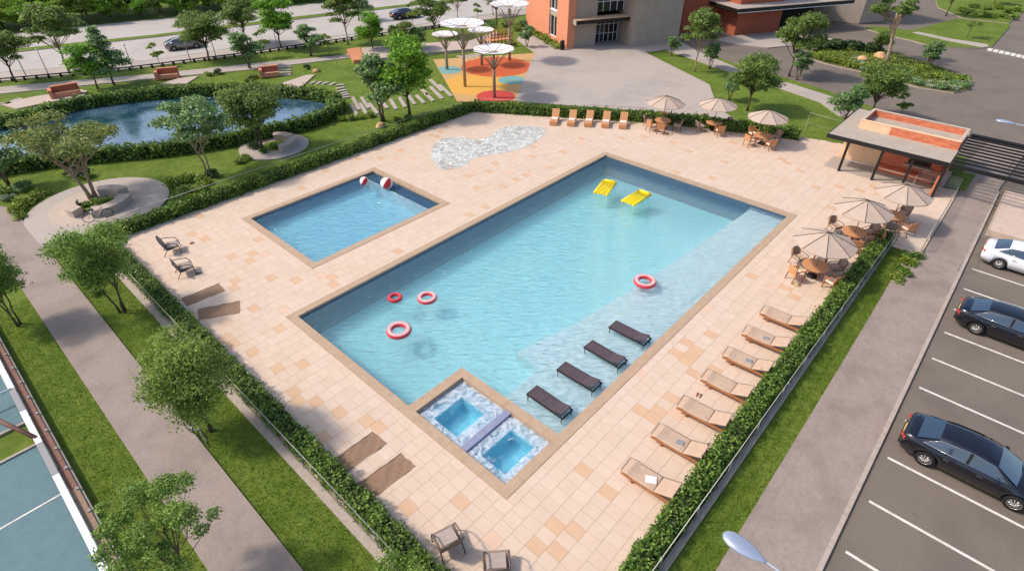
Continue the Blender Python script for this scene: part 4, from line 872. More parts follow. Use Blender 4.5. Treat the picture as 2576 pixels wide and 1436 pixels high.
def deck_chair():
    t = thing('deck_chair', '', 'deck chair', group='upright wooden sunbeds before the far hedge'); wd = .66
    for s in (-1, 1): MB().box((.85, s * wd / 2, .28), (1.7, .05, .1)).build('side_rail', M['woodlt'], t)
    for x in (.08, 1.55):
        for s in (-1, 1): MB().box((x, s * (wd / 2 - .03), .12), (.07, .06, .26)).build('leg', M['wood'], t)
    b = MB(); slats(b, 0, .55, 6, wd, .34); b.build('foot_slats', M['woodlt'], t); MB().box((.0, 0, .2), (.03, wd, .3)).build('foot_panel', M['woodlt'], t)
    b = MB(); slats(b, .55, 1.1, 6, wd, .34); b.build('seat_slats', M['woodlt'], t)
    MB().box((.82, 0, .39), (.5, wd - .08, .08), taper=.95).build('seat_pad', M['cream'], t)
    b = MB()
    for i in range(7): b.box((.47 / 2 + .03, -wd / 2 + .047 + i * .094, 0), (.92, .085, .025))
    bk = link('backrest', b.mesh('backrest', M['woodlt']), t, (1.2, 0, .42)); bk.rotation_euler = (0, radians(-52), 0)
    for s in (-1, 1): MB().tube([(1.55, s * .25, .3), (1.45, s * .25, .62)], .018, 5).build('prop', M['wood'], t)
    return t
dkc = deck_chair(); an = radians(30)
for i, (x, y) in enumerate([(1393, 316), (1437, 318.5), (1480, 320), (1523, 322.5), (1567, 325)]):
    p = at(x, y); lab = 'upright wooden sunbed with cream pad before the far hedge, ' + ['leftmost of five', 'second from the left', 'in the middle of five', 'second from the right', 'rightmost of five'][i]; loc = (p[0] - .1, p[1], 0)
    if i == 0: dkc['label'] = lab; dkc.location = loc; dkc.rotation_euler = (0, 0, an)
    else: copy_tree(dkc, lab, loc, an)

# ------------------------------------------------------------------ parasol tables
def armchair():
    t = thing('patio_chair', '', 'chair', group='wooden armchairs at the parasol tables'); t.scale = (1.18, 1.18, 1.1); wd = .56
    for s in (-1, 1):
        MB().box((.22, s * (wd / 2 - .03), .33), (.05, .05, .66)).build('front_leg', M['wood'], t)
        b = MB(); b.tube([(-.34, s * (wd / 2 - .03), 0), (-.24, s * (wd / 2 - .03), .45), (-.30, s * (wd / 2 - .03), .9)], .027, 5); b.build('back_leg', M['wood'], t)
        MB().box((-.02, s * (wd / 2 - .03), .66), (.56, .065, .035)).build('armrest', M['wood'], t)
    MB().box((-.01, 0, .40), (.5, wd - .06, .05)).build('seat', M['woodlt'], t)
    MB().box((0, 0, .45), (.48, wd - .1, .06), taper=.94).build('seat_cushion', M['cream'], t)
    b = MB()
    for i in range(5): b.box((-.265 - .012 * i, 0, .50 + .085 * i), (.03, wd - .06, .07), ry=radians(-8))
    b.build('backrest', M['woodlt'], t)
    return t
def armchair_b():
    t = thing('patio_chair', '', 'chair', group='grey woven armchairs at the parasol tables'); t.scale = (1.18, 1.18, 1.1); wd = .6
    for s in (-1, 1):
        MB().tube([(.25, s * .27, 0), (.24, s * .27, .62), (-.22, s * .27, .64)], .022, 6).build('arm_frame', M['metal_br'], t)
        MB().tube([(-.32, s * .25, 0), (-.22, s * .25, .45), (-.3, s * .25, .88)], .022, 6).build('back_leg', M['wood'], t)
    MB().box((0, 0, .42), (.5, wd - .08, .09), taper=.95).build('seat', M['wicker'], t)
    MB().box((.01, 0, .49), (.46, wd - .14, .05), taper=.92).build('seat_cushion', M['cushion'], t)
    b = MB(); n = 8; vs = []
    for i in range(n + 1):
        y = -.28 + .56 * i / n; c = .06 * (1 - (y / .28) ** 2)
        vs += [(-.22 - c, y, .44), (-.32 - c, y, .9 - .06 * (y / .28) ** 2), (-.37 - c, y, .9 - .06 * (y / .28) ** 2), (-.27 - c, y, .44)]
    fs = [(i * 4 + k, i * 4 + (k + 1) % 4, i * 4 + 4 + (k + 1) % 4, i * 4 + 4 + k) for i in range(n) for k in range(4)] + [(0, 3, 2, 1), (n * 4, n * 4 + 1, n * 4 + 2, n * 4 + 3)]
    b.add(vs, fs).build('backrest', M['wicker'], t)
    return t
def table():
    t = thing('round_table', '', 'table', group='round wooden tables under the parasols')
    b = MB(); r = .72
    for i in range(12):
        y0 = -r + i * .12; y1 = y0 + .112; xa, xb = sqrt(max(0, r * r - y0 * y0)), sqrt(max(0, r * r - y1 * y1)); yc = (y0 + y1) / 2; xm = sqrt(max(.0, r * r - yc * yc))
        pl = [(-xa, y0), (xa, y0), (xm, yc), (xb, y1), (-xb, y1), (-xm, yc)]
        if xa < .02: pl = [(-xm, yc), (xm, yc), (xb, y1), (-xb, y1)]
        if xb < .02: pl = [(-xa, y0), (xa, y0), (xm, yc), (-xm, yc)]
        MB().prism(pl, .71, .745 + (i % 2) * .001).build('plank', M['woodlt'], t)
    MB().lathe([(r - .1, .64), (r - .04, .64), (r - .04, .712), (r - .1, .712)], 28).build('apron', M['wood'], t)
    for k in range(4):
        a = k * pi / 2 + .5; MB().tube([(.42 * cos(a), .42 * sin(a), 0), (.44 * cos(a), .44 * sin(a), .68)], .03, 6).build('leg', M['wood'], t)
    return t
def parasol(h=2.85, R=1.62):
    t = thing('parasol', '', 'parasol', group='cream parasols with dark ribs'); n = 8
    MB().tube([(0, 0, .05), (0, 0, h - .03)], .024, 8).build('pole', M['wooddk'], t)
    MB().lathe([(.001, 0), (.30, 0), (.31, .05), (.28, .09), (.05, .11), (.045, .3), (.001, .3)], 24).build('base', M['black'], t)
    rim = h - .50; vs = [(0, 0, h)]; fs = []
    for k in range(3):
        f_ = (k + 1) / 3; z = h - .62 * f_ ** 1.12
        for i in range(n * 2):
            a = i * pi / n; sag = 1.0 if i % 2 == 0 else .955
            vs.append((R * f_ * cos(a) * sag, R * f_ * sin(a) * sag, z - (0 if i % 2 == 0 else .03 * f_)))
    m_ = n * 2
    for i in range(m_): fs.append((0, 1 + i, 1 + (i + 1) % m_))
    for k in range(2):
        for i in range(m_): fs.append((1 + k * m_ + i, 1 + (k + 1) * m_ + i, 1 + (k + 1) * m_ + (i + 1) % m_, 1 + k * m_ + (i + 1) % m_))
    o = len(vs)
    for i in range(m_): vs.append((vs[1 + 2 * m_ + i][0], vs[1 + 2 * m_ + i][1], vs[1 + 2 * m_ + i][2] - .05))
    for i in range(m_): fs.append((1 + 2 * m_ + i, o + i, o + (i + 1) % m_, 1 + 2 * m_ + (i + 1) % m_))
    MB().add(vs, fs).build('canopy', M['canvas'], t)
    for i in range(n):
        a = i * 2 * pi / n; MB().tube([(R * 1.01 * f_ * cos(a), R * 1.01 * f_ * sin(a), h + .012 - .62 * f_ ** 1.12) for f_ in (.02, .33, .67, 1.0)], .014, 5).build('rib', M['metal_dk'], t)
        MB().tube([(.03 * cos(a), .03 * sin(a), h - .95), (R * .55 * cos(a), R * .55 * sin(a), h - .30)], .010, 4).build('strut', M['metal_dk'], t)
    MB().lathe([(.001, .06), (.03, .05), (.05, 0), (.02, -.03)], 10, c=(0, 0, h)).build('finial', M['metal_dk'], t)
    return t
ac, acb, tb, pa = armchair(), armchair_b(), table(), parasol()
used = set()
def place(o, lab, loc, rz):
    if o.name in used: return copy_tree(o, lab, loc, rz)
    used.add(o.name); o['label'] = lab; o.location = loc; o.rotation_euler = (0, 0, rz); return o
SETS = [((21.42, -18.2), 'the nearest right-hand parasol', [(150, 'a'), (245, 'a'), (320, 'b'), (60, 'b'), (5, 'a')], .35), ((26.75, -18.65), 'the middle right-hand parasol', [(70, 'b'), (330, 'b'), (290, 'a'), (200, 'a'), (150, 'b')], .3), ((30.6, -19.85), 'the right-hand parasol by the pavilion', [(80, 'b'), (345, 'b'), (240, 'a'), (190, 'b')], .32),
        ((35.6, -.33), 'the leftmost far parasol', [(110, 'b'), (30, 'a'), (205, 'a'), (290, 'b'), (160, 'a')], .45), ((38.15, -3.9), 'the middle far parasol', [(60, 'a'), (140, 'b'), (230, 'a'), (330, 'b')], .1), ((38.08, -8.25), 'the far parasol by the hedge end', [(60, 'a'), (150, 'a'), (235, 'a'), (330, 'b')], .0)]
side = lambda a: ['at the far right', 'at the far side', 'at the far left', 'at the left', 'at the near left', 'at the near side', 'at the near right', 'at the right'][int(((a - 47.6 + 90 + 360 + 22.5 - 47.6) % 360) // 45)]
for (c, nm, chs, rot) in SETS:
    place(tb, 'round wooden table under ' + nm, (*c, 0), rot); place(pa, 'cream parasol with dark ribs, ' + nm.replace('parasol', 'one').replace('the ', '', 1), (*c, 0), rot)
    for k, (a, kind) in enumerate(chs):
        r = 1.2 if kind == 'a' else 1.24; x, y = c[0] + r * cos(radians(a)), c[1] + r * sin(radians(a))
        place(ac if kind == 'a' else acb, ('wooden slatted armchair ' if kind == 'a' else 'grey woven armchair ') + side(a) + ' of the table, ' + nm.replace('the ', '', 1), (x, y, 0), radians(a + 180 + (k % 2) * 8 - 4))
# ------------------------------------------------------------------ easy chairs on the deck
def easy_chair(label, loc, rz, round_back):
    t = thing('easy_chair', label, 'armchair', (*loc, 0), rz); t.scale = (1.25, 1.25, 1.2)
    for s in (-1, 1):
        MB().tube([(.34, s * .33, 0), (.32, s * .33, .36), (.22, s * .33, .56), (-.05, s * .34, .62), (-.34, s * .32, .66)], .02, 7).build('arm_frame', M['metal_br'], t)
        MB().tube([(.32, s * .32, .36), (-.2, s * .31, .30), (-.42, s * .31, 0)], .018, 7).build('side_frame', M['metal_br'], t)
    b = MB(); n = 6; vs = []
    for i in range(n + 1):
        x = .32 - .56 * i / n; z = .39 - .10 * sin(pi * .5 * i / n); vs += [(x, -.3, z), (x, .3, z), (x, .3, z - .03), (x, -.3, z - .03)]
    b.add(vs, [(i * 4 + k, i * 4 + (k + 1) % 4, i * 4 + 4 + (k + 1) % 4, i * 4 + 4 + k) for i in range(n) for k in range(4)] + [(0, 3, 2, 1), (n * 4, n * 4 + 1, n * 4 + 2, n * 4 + 3)]).build('seat', M['sling_dk'] if False else M['wicker'], t)
    MB().box((.04, 0, .39), (.46, .52, .05), taper=.92, ry=radians(6)).build('seat_cushion', M['greypad'], t)
    pr = [(-.30, .30), (-.32, .55), (-.30, .80), (-.2, .93), (0, .98), (.2, .93), (.30, .80), (.32, .55), (.30, .30)] if round_back else [(-.30, .30), (-.31, .82), (.31, .82), (.30, .30)]
    o = len(pr); lx = lambda z: -.22 - (z - .3) * .33
    MB().add([(lx(z), y, z) for y, z in pr] + [(lx(z) - .03, y, z) for y, z in pr], [list(range(o))[::-1], list(range(o, 2 * o))] + [(i, (i + 1) % o, o + (i + 1) % o, o + i) for i in range(o)]).build('backrest', M['wicker'], t)
    MB().tube([(lx(z) - .015, y, z) for y, z in pr], .018, 6).build('back_frame', M['metal_br'], t)
    return t
easy_chair('round-backed metal armchair with pale seat near the left hedge', at(437, 632), radians(-18), True)
easy_chair('square-backed metal armchair beside the sandals near the left hedge', at(470, 686), radians(-12), False)
easy_chair('metal armchair with grey seat at the bottom of the deck', at(1128, 1372), radians(72), False)
easy_chair('metal armchair cut by the bottom edge of the picture', at(1250, 1432), radians(46), False)
# ------------------------------------------------------------------ towels, floats, balls
def towel(label, pts, seed):
    A, B_, C_, D_ = [Vector((*at(*p), 0)) for p in pts]; n, m_ = 26, 12; q = random.Random(seed); ph = [q.uniform(0, 6) for _ in range(4)]; vs = []
    for i in range(n + 1):
        for j in range(m_ + 1):
            u, v = i / n, j / m_; p = A.lerp(B_, u).lerp(D_.lerp(C_, u), v)
            z = .016 + .018 * max(0, sin(9 * u + 5 * v + ph[0])) ** 3 + .02 * max(0, sin(14 * u - 7 * v + ph[1])) ** 4 * u + .010 * sin(23 * u + 13 * v + ph[2]) * u
            p = p + Vector((.012 * sin(11 * v + ph[3]), .012 * sin(13 * u + ph[0]), 0)); vs.append((p.x, p.y, z))
    k = m_ + 1; fs = [(i * k + j, (i + 1) * k + j, (i + 1) * k + j + 1, i * k + j + 1) for i in range(n) for j in range(m_)]
    o = len(vs); vs += [(x, y, .003) for x, y, z in vs]
    edge = [i * k for i in range(n + 1)] + [n * k + j for j in range(1, k)] + [i * k + m_ for i in range(n - 1, -1, -1)] + [j for j in range(m_ - 1, 0, -1)]
    fs += [(edge[i], edge[(i + 1) % len(edge)], o + edge[(i + 1) % len(edge)], o + edge[i]) for i in range(len(edge))]
    b = MB().add(vs, fs, 0, True); tag(b.build('towel', M['towel']), label, 'towel', 'brown towels laid out on the deck')
towel('brown towel farthest from the camera by the left hedge', [(455, 752), (550, 713), (566, 731), (470, 770)], 1)
towel('brown towel second from the far end, turned askew', [(497, 778), (603, 757), (603, 787), (500, 805)], 2)
towel('brown rumpled towel left of the spa, farther of the near pair', [(832, 1160), (938, 1085), (973, 1115), (862, 1193)], 3)
towel('brown rumpled towel nearest the camera', [(895, 1220), (1008, 1140), (1045, 1172), (935, 1255)], 4)
def swim_ring(label, px, R, r, m0, m1):
    t = thing('swim_ring', label, 'swim ring', (*at(*px, WZ), WZ + r * .55), rnd.uniform(0, 3), 'swim rings floating in the pool'); n, k = 32, 14
    def part(k0, k1, m, nm):
        vs = []; kk = k1 - k0 + 1
        for i in range(n):
            a = 2 * pi * i / n
            for j in range(k0, k1 + 1):
                c = 2 * pi * j / k; vs.append(((R + r * cos(c)) * cos(a), (R + r * cos(c)) * sin(a), r * .9 * sin(c)))
        MB().add(vs, [(i * kk + j, ((i + 1) % n) * kk + j, ((i + 1) % n) * kk + j + 1, i * kk + j + 1) for i in range(n) for j in range(kk - 1)], 0, True).build(nm, M[m], t)
    part(2, 5, m1, 'top_band'); part(5, 16, m0, 'side_band')
    MB().tube([(R + r * .95, 0, .04), (R + r * 1.1, 0, .08)], .02, 6).build('valve', M['white'], t)
swim_ring('largest red and clear swim ring in the left part of the pool', (1004, 834), .48, .16, 'ring_red', 'ring_pale')
swim_ring('smallest dark red swim ring in the left part of the pool', (994, 751), .30, .11, 'ring_dark', 'ring_red')
swim_ring('red and white swim ring right of the smallest one', (1075, 752), .40, .14, 'ring_red', 'ring_pale')
swim_ring('red swim ring on the right side above the shallow ledge', (1622, 711), .48, .16, 'ring_red', 'ring_pale')
def air_mat(label, a, b, w_):
    A, B_ = Vector((*at(*a, WZ), 0)), Vector((*at(*b, WZ), 0)); d_ = B_ - A; L = d_.length; t = thing('air_mattress', label, 'air mattress', ((A.x + B_.x) / 2, (A.y + B_.y) / 2, WZ + .03), atan2(d_.y, d_.x), 'yellow air mattresses floating in the pool')
    for i in range(5): 
        y = (i - 2) * w_ / 5; MB().tube([(-L * .5, y, 0), (-L * .46, y, .03), (0, y, .035), (L * .26, y, .03), (L * .28, y, .02)], [.02, w_ * .095, w_ * .1, w_ * .095, .02], 8).build('tube', M['yellow'], t)
    MB().tube([(L * .38, -w_ * .5, .06), (L * .38, -w_ * .3, .07), (L * .38, w_ * .3, .07), (L * .38, w_ * .5, .06)], [.03, .11, .11, .03], 10).build('pillow', M['yellow'], t)
    for s in (-1, 1): MB().tube([(-L * .5, s * w_ * .5, .02), (L * .4, s * w_ * .5, .02)], w_ * .085, 8).build('side_tube', M['yellow'], t)
    MB().box((0, 0, -.01), (L * .98, w_ * .98, .02)).build('bottom_sheet', M['yellow'], t)
air_mat('yellow air mattress in the pool, the left one', (1510, 490), (1536, 455), .95)
air_mat('yellow air mattress in the pool, the right one', (1578, 513), (1627, 483), .95)
def ball(label, px, r):
    t = thing('beach_ball', label, 'beach ball', (*at(*px, WZ), WZ + r * .86), .5, 'beach balls in the small pool'); t.rotation_euler = (.5, .4, .6); n = 6
    for s in range(n):
        vs = []; fs = []; k, q = 5, 14
        for i in range(k + 1):
            a = (s + i / k) * 2 * pi / n
            for j in range(q + 1):
                c = -pi / 2 + pi * j / q; vs.append((r * cos(c) * cos(a), r * cos(c) * sin(a), r * sin(c)))
        fs = [(i * (q + 1) + j, (i + 1) * (q + 1) + j, (i + 1) * (q + 1) + j + 1, i * (q + 1) + j + 1) for i in range(k) for j in range(q)]
        MB().add(vs, fs, 0, True).build('panel', M['ball_red' if s % 2 else 'ball_white'], t)
    MB().lathe([(.001, r * 1.005), (.03, r * 1.0), (.05, r * .985)], 10).build('cap', M['ball_white'], t)
ball('smaller red and white beach ball in the small pool', (918, 465), .33); ball('larger red and white beach ball in the small pool', (974, 473), .44)
# sandals, books, hat
def sandals(label, px, rz, m):
    t = thing('sandals', label, 'sandals', (*at(*px), .003), rz)
    for s in (-1, 1): 
        so_ = MB().prism([(-.13, s * .07 - .035), (-.02, s * .07 - .03), (.1, s * .07 - .045), (.14, s * .07), (.1, s * .07 + .045), (-.02, s * .07 + .03), (-.13, s * .07 + .035)], 0, .02).build('sole', M[m], t)
        MB().tube([(.04, s * .07 - .045, .015), (.03, s * .07, .06), (.04, s * .07 + .045, .015)], .012, 5).build('strap', M[m], so_)
sandals('brown sandals on the deck between two wooden loungers', (1758, 994), .2, 'leather'); sandals('dark sandals beside the square-backed metal armchair', (500, 688), .8, 'metal_br'); sandals('brown sandals near the round-backed metal armchair', (483, 612), .3, 'leather')
def book(label, loc, rz, s=1.0, m='paper'):
    t = thing('book', label, 'book', loc, rz); MB().box((0, 0, .012), (.21 * s, .28 * s, .02)).build('pages', M['paper'], t); MB().box((0, 0, .026), (.22 * s, .29 * s, .006)).build('cover', M[m], t); MB().box((0, 0, -.001), (.22 * s, .29 * s, .006)).build('cover', M[m], t)
book('white book lying on the nearest wooden lounger', (3.53, -18.55, .437), .5, 1.35)
book('grey book on the second wooden lounger', (5.75, -18.5, .437), .3, 1.0, 'grey'); book('grey magazine on the fifth wooden lounger', (11.95, -18.55, .437), .2, 1.0, 'grey'); book('folded magazine on the sixth wooden lounger', (14.0, -18.5, .437), .4, .9, 'grey')
hb_ = at(2005, 716); t = thing('straw_hat', 'straw hat lying on the deck by the nearest right-hand table', 'hat', (*hb_, .004)); MB().lathe([(.26, 0), (.2, .012), (.13, .02), (.12, .1), (.08, .13), (.001, .135)], 20).build('crown', M['straw'], t); MB().lathe([(.125, .022), (.128, .05), (.12, .05)], 20).build('band', M['leather'], t)
# ------------------------------------------------------------------ pavilion and pergola
RZ = 2.5
pv = thing('pavilion', 'open brick pavilion with flat roof and black posts at the deck corner', 'pavilion', (0, 0, 0))
rf = MB().b6(36.85, 44.3, -21.05, -13.25, RZ - .02, RZ + .06).build('roof', M['rooftop'], pv)
for y0, y1, x0, x1 in ((-21.1, -13.2, 36.72, 36.85), (-21.1, -13.2, 44.3, 44.4)): MB().b6(x0, x1, y0, y1, RZ - .2, RZ + .075).build('fascia', M['black'], rf)
for y in (-21.1, -13.25): MB().b6(36.85, 44.3, y, y + .05, RZ - .2, RZ + .075).build('fascia', M['black'], rf)
for y in (-14.75, -17.05, -19.0, -20.95): MB().b6(36.84, 37.0, y - .08, y + .08, 0, RZ - .03).build('post', M['black'], pv)
MB().b6(36.86, 36.98, -21.0, -13.3, RZ - .2, RZ - .03).build('beam', M['black'], pv)
# parapet box on the roof
px0, px1, py0, py1 = 39.6, 42.9, -21.0, -14.5; pz = 3.15
pp = [(px0, px0 + .18, -16.6, py1, 'peach'), (px0, px0 + .18, py0, -16.6, 'brickpav'), (px1 - .18, px1, py0, py1, 'brickpav'), (px0 + .18, px1 - .18, py1 - .18, py1, 'brickpav'), (px0 + .18, px1 - .18, py0, py0 + .18, 'brickpav')]
for (a, b_, c_, d_, m_) in pp: MB().b6(a, b_, c_, d_, RZ + .06, pz).build('parapet', M[m_], pv)
for (a, b_, c_, d_) in ((px0 - .02, px0 + .2, py0, py1), (px1 - .2, px1 + .02, py0, py1), (px0 + .2, px1 - .2, py1 - .2, py1 + .02), (px0 + .2, px1 - .2, py0 - .02, py0 + .2)): MB().b6(a, b_, c_, d_, pz, pz + .06).build('parapet_cap', M['peach'] if a < 39.7 else M['plaza_warm'], pv)
MB().b6(px0 + .18, px1 - .18, py0 + .18, py1 - .18, RZ + .06, RZ + .2).build('inner_roof', M['rooftop'], pv)
# walls below
bw = MB().b6(39.7, 39.95, -20.6, -16.7, 0, RZ - .02).build('back_wall', M['brickpav'], pv)
MB().b6(39.65, 39.9, -16.7, -13.9, 0, RZ - .02).build('side_wall', M['peach'], pv); MB().b6(36.9, 39.6, -20.95, -20.75, 0, 1.4).build('brick_pier', M['brickpav'], pv)
MB().b6(39.95, 44.0, -20.9, -14.3, 0, RZ - .02).build('store_room', M['brickpav'], pv)
MB().b6(39.62, 39.69, -19.9, -18.5, .85, 2.2).build('serving_hatch', M['dkint'], pv); MB().b6(39.2, 39.7, -20.1, -18.3, .82, .9).build('counter', M['plaza_warm'], pv)
MB().b6(38.9, 39.64, -20.4, -16.8, 0, .4).build('planter_step', M['brickpav'], pv)
MB().b6(37.1, 39.6, -20.7, -13.6, .003, .03).build('floor_slab', M['kerb'], pv)
rail_fence('thin handrail between the pavilion posts', [(36.92, -14.8), (36.92, -17.0)], 1.0, 2.2, glass=False); rail_fence('thin handrail below the serving hatch of the pavilion', [(36.92, -17.1), (36.92, -20.85)], 1.0, 1.9, glass=False)
pg = thing('pergola', 'black slatted pergola spanning the pavement from the pavilion', 'pergola', (0, 0, 0))
for x in (37.0, 44.2): MB().b6(x - .08, x + .08, -27.5, -21.16, RZ - .22, RZ + .02).build('beam', M['black'], pg)
sm = MB().box((0, -24.3, RZ + .07), (.11, 6.3, .1)).mesh('slat', M['black'])
for i in range(10): link('slat', sm, pg, (37.5 + i * .68, 0, 0))
for x in (37.0, 44.2): MB().b6(x - .09, x + .09, -27.5, -27.3, -.05, RZ).build('post', M['black'], pg)
tag(MB().prism([(33.4, -24.6), (40.6, -24.6), (40.6, -31), (33.4, -31)], -.1, .35).build('raised_slab', M['beigewall']), 'raised beige slab at the right edge under the pergola', 'slab')
sheet('lawn_patch', [(39.3, -21.3), (42.8, -21.3), (43.0, -22.6), (39.3, -22.5)], .075, M['grass'])
# ------------------------------------------------------------------ shade trees over the playground
def shade(label, base, h, R, fine):
    t = thing('shade_canopy', label, 'shade canopy', (*at(*base), 0), rnd.uniform(0, .6), 'white tree-like shade canopies'); n = 8
    MB().tube([(0, 0, 0), (0, 0, h - .25)], [.17, .12], 10).build('trunk', M['taupe'], t)
    for i in range(n):
        a = 2 * pi * i / n; z0 = h * .62
        MB().tube([(.05 * cos(a), .05 * sin(a), z0), (R * .30 * cos(a), R * .30 * sin(a), z0 + (h - z0) * .5), (R * .62 * cos(a), R * .62 * sin(a), h - .12)], [.05, .04, .03], 6).build('branch', M['taupe'], t)
    for i in range(n):
        a0, a1 = 2 * pi * (i + .02) / n, 2 * pi * (i + .98) / n; z1 = h + .28
        vs = [(R * .14 * cos(a0), R * .14 * sin(a0), h - .05), (R * cos(a0), R * sin(a0), z1), (R * cos(a1), R * sin(a1), z1), (R * .14 * cos(a1), R * .14 * sin(a1), h - .05)]
        vs = vs + [(x, y, z + .04) for x, y, z in vs]
        MB().add(vs, [(3, 2, 1, 0), (4, 5, 6, 7), (0, 1, 5, 4), (1, 2, 6, 5), (2, 3, 7, 6), (3, 0, 4, 7)]).build('panel', M['shade'], t)
        a = 2 * pi * i / n; MB().tube([(R * .1 * cos(a), R * .1 * sin(a), h), (R * cos(a), R * sin(a), h + .33)], .025, 5).build('rib', M['taupe'], t)
    MB().lathe([(R * .05, h - .1), (R * .17, h - .08), (R * .17, h + .04), (R * .05, h + .04)], 16).build('hub', M['taupe'], t)
shade('tallest white shade canopy standing on the mustard floor', (1170, 218), 5.9, 2.3, 1)
shade('white shade canopy standing on the red circle', (1244, 246), 4.35, 2.05, 1)
shade('small white shade canopy on the left teal circle', (1125, 175), 3.5, 1.5, 0)
shade('small white shade canopy behind the orange circle', (1212, 164), 3.55, 1.55, 0)
shade('tall white shade canopy at the top edge over the orange circle', (1282, 153), 5.9, 2.3, 0)
shade('white shade canopy at the top edge behind the play fort', (1249, 64), 3.3, 1.9, 0)
f0 = at(1262, 118); t = thing('play_fort', 'brown wooden play fort with posts behind the shade canopies', 'play structure', (*f0, 0), radians(-20))
for i in range(7):
    for j in (0, 1): MB().box((-1.5 + i * .5, j * 1.8, .9), (.09, .09, 1.8 + .25 * ((i * 7 + j * 3) % 3))).build('post', M['wood'], t)
MB().box((0, .9, .8), (3.1, 1.9, .08)).build('platform', M['woodlt'], t)
for z in (1.15, 1.5): MB().box((0, 0, z), (3.1, .05, .12)).build('rail', M['wood'], t)
MB().box((1.9, 1.0, .45), (1.5, .6, .06), ry=radians(32)).build('slide', M['terra'], t)
for i in range(5): MB().box((-1.7 - .06 * i, .9, .15 + .15 * i), (.3, .7, .05)).build('step', M['wood'], t)
# ------------------------------------------------------------------ brick seats by the park path
def seatwall(label, px, L, rz):
    t = thing('brick_seat', label, 'brick seat', (*at(*px), 0), rz)
    MB().box((0, .3, .5), (L, .35, 1.0)).build('back_wall', M['brickdk'], t); MB().box((0, -.1, .23), (L * .96, .5, .46)).build('seat', M['brick'], t); MB().box((-L / 2 - .15, 0, .42), (.32, .9, .84)).build('end_block', M['brick'], t); MB().box((0, .3, 1.03), (L + .04, .4, .06)).build('cap', M['terra'], t)
seatwall('brick seat wall beside the path above the pond, the middle one', (427, 197), 2.0, radians(-26)); seatwall('brick seat wall by the garden steps', (683, 192), 1.7, radians(-26)); seatwall('brick seat wall at the left end of the pond', (172, 241), 2.3, radians(-10))
# rocks
def rock(label, px, s, z=0.0, grp=None):
    q = random.Random(int(px[0])); b = MB(); n = 9; prof = [(.001, .5), (.25, .45), (.45, .25), (.5, 0), (.42, -.2)]; vs = []
    for r_, z_ in prof:
        for j in range(n): k = q.uniform(.82, 1.15); vs.append((r_ * k * cos(2 * pi * j / n) * s, r_ * k * sin(2 * pi * j / n) * s * .8, z_ * s * .8))
    fs = [(i * n + j, (i + 1) * n + j, (i + 1) * n + (j + 1) % n, i * n + (j + 1) % n) for i in range(len(prof) - 1) for j in range(n)]
    tag(b.add(vs, fs).build('rock', M['rock'], None, (*at(*px), z), q.uniform(0, 3)), label, 'rock', grp)
rock('sandstone boulder at the front of the planting island', (2167, 156), 1.5, .1); rock('sandstone boulder behind the other one on the planting island', (2212, 146), 1.5, .1); rock('flat sandstone rock beside the hedge below the slab path', (958, 318), .9); rock('pale rock on the lawn near the park path', (795, 180), .8); rock('small sandstone rock at the playground lawn', (1095, 300), .5)
# ------------------------------------------------------------------ brick clubhouse
BO = Vector((51.54, 22.77, 0)); BA = radians(-27.1)
cb = thing('clubhouse', 'brick and grey clubhouse with glazed entrance behind the plaza', 'building', BO, BA); H_ = 9.5
bb = lambda nm, x0, x1, y0, y1, z0, z1, m, par=None: MB().b6(x0, x1, y0, y1, z0, z1).build(nm, M[m], par or cb)
bb('brick_wall', 0, 1.05, 0, 3.35, 0, H_, 'brick'); bb('brick_wall', 0, 1.05, 5.75, 14, 0, H_, 'brick'); bb('brick_wall', 0, 1.05, 3.35, 5.75, 0, .55, 'brick'); bb('spandrel', .12, 1.0, 3.36, 5.74, 3.05, 3.75, 'render')
for z0, z1 in ((.55, 3.05), (3.75, 6.6)):
    wn_ = bb('window', .3, .4, 3.36, 5.74, z0, z1, 'glass')
    for y in (3.36, 4.5, 5.64): bb('frame', .2, .32, y, y + .1, z0, z1, 'white', wn_)
    bb('frame', .2, .33, 3.47, 5.63, z0, z0 + .1, 'white', wn_); bb('sill', .02, .34, 3.38, 5.72, z0 - .06, z0 - .001, 'white', wn_)
bb('grey_wall', 1.05, 4.15, .25, 1.0, 0, H_, 'render'); bb('rear_wall', 1.05, 15.4, 3.2, 14, 0, H_, 'render')
bb('grey_block', 8.3, 15.2, -2.05, 3.2, 0, H_, 'render')
bb('entrance_back', 4.15, 8.3, 2.6, 3.19, 0, 6.4, 'dkint')
ent = bb('glazing', 4.15, 8.3, 2.0, 2.06, .02, 2.9, 'glass')
for x in (4.17, 5.0, 5.6, 6.2, 6.9, 7.6, 8.2): bb('mullion', x, x + .07, 1.9, 1.999, 0, 2.9, 'white', ent)
for z in (1.0, 2.1): bb('transom', 4.25, 8.2, 1.93, 1.98, z, z + .06, 'white', ent)
up = bb('upper_glazing', 4.15, 8.3, .9, .96, 3.9, 6.4, 'glass')
for x in (4.2, 5.2, 6.2, 7.2, 8.15): bb('mullion', x, x + .07, .84, .899, 3.9, 6.4, 'white', up)
bb('transom', 4.28, 8.1, .84, .89, 5.0, 5.07, 'white', up)
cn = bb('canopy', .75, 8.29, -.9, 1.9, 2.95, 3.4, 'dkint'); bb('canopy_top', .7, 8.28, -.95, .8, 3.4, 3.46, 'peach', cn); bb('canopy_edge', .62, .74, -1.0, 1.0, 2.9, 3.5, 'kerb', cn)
bb('roof', -.2, 15.6, -2.2, 14.2, H_, H_ + .3, 'rooftop')
bn = thing('litter_bin', 'black litter bin at the brick corner of the clubhouse', 'bin', (*at(1414, 126), 0)); MB().lathe([(.001, .02), (.24, .02), (.27, .9), (.27, .95)], 16).build('body', M['black'], bn); MB().lathe([(.29, .95), (.29, 1.02), (.2, 1.12), (.001, 1.14)], 16).build('lid', M['black'], bn)
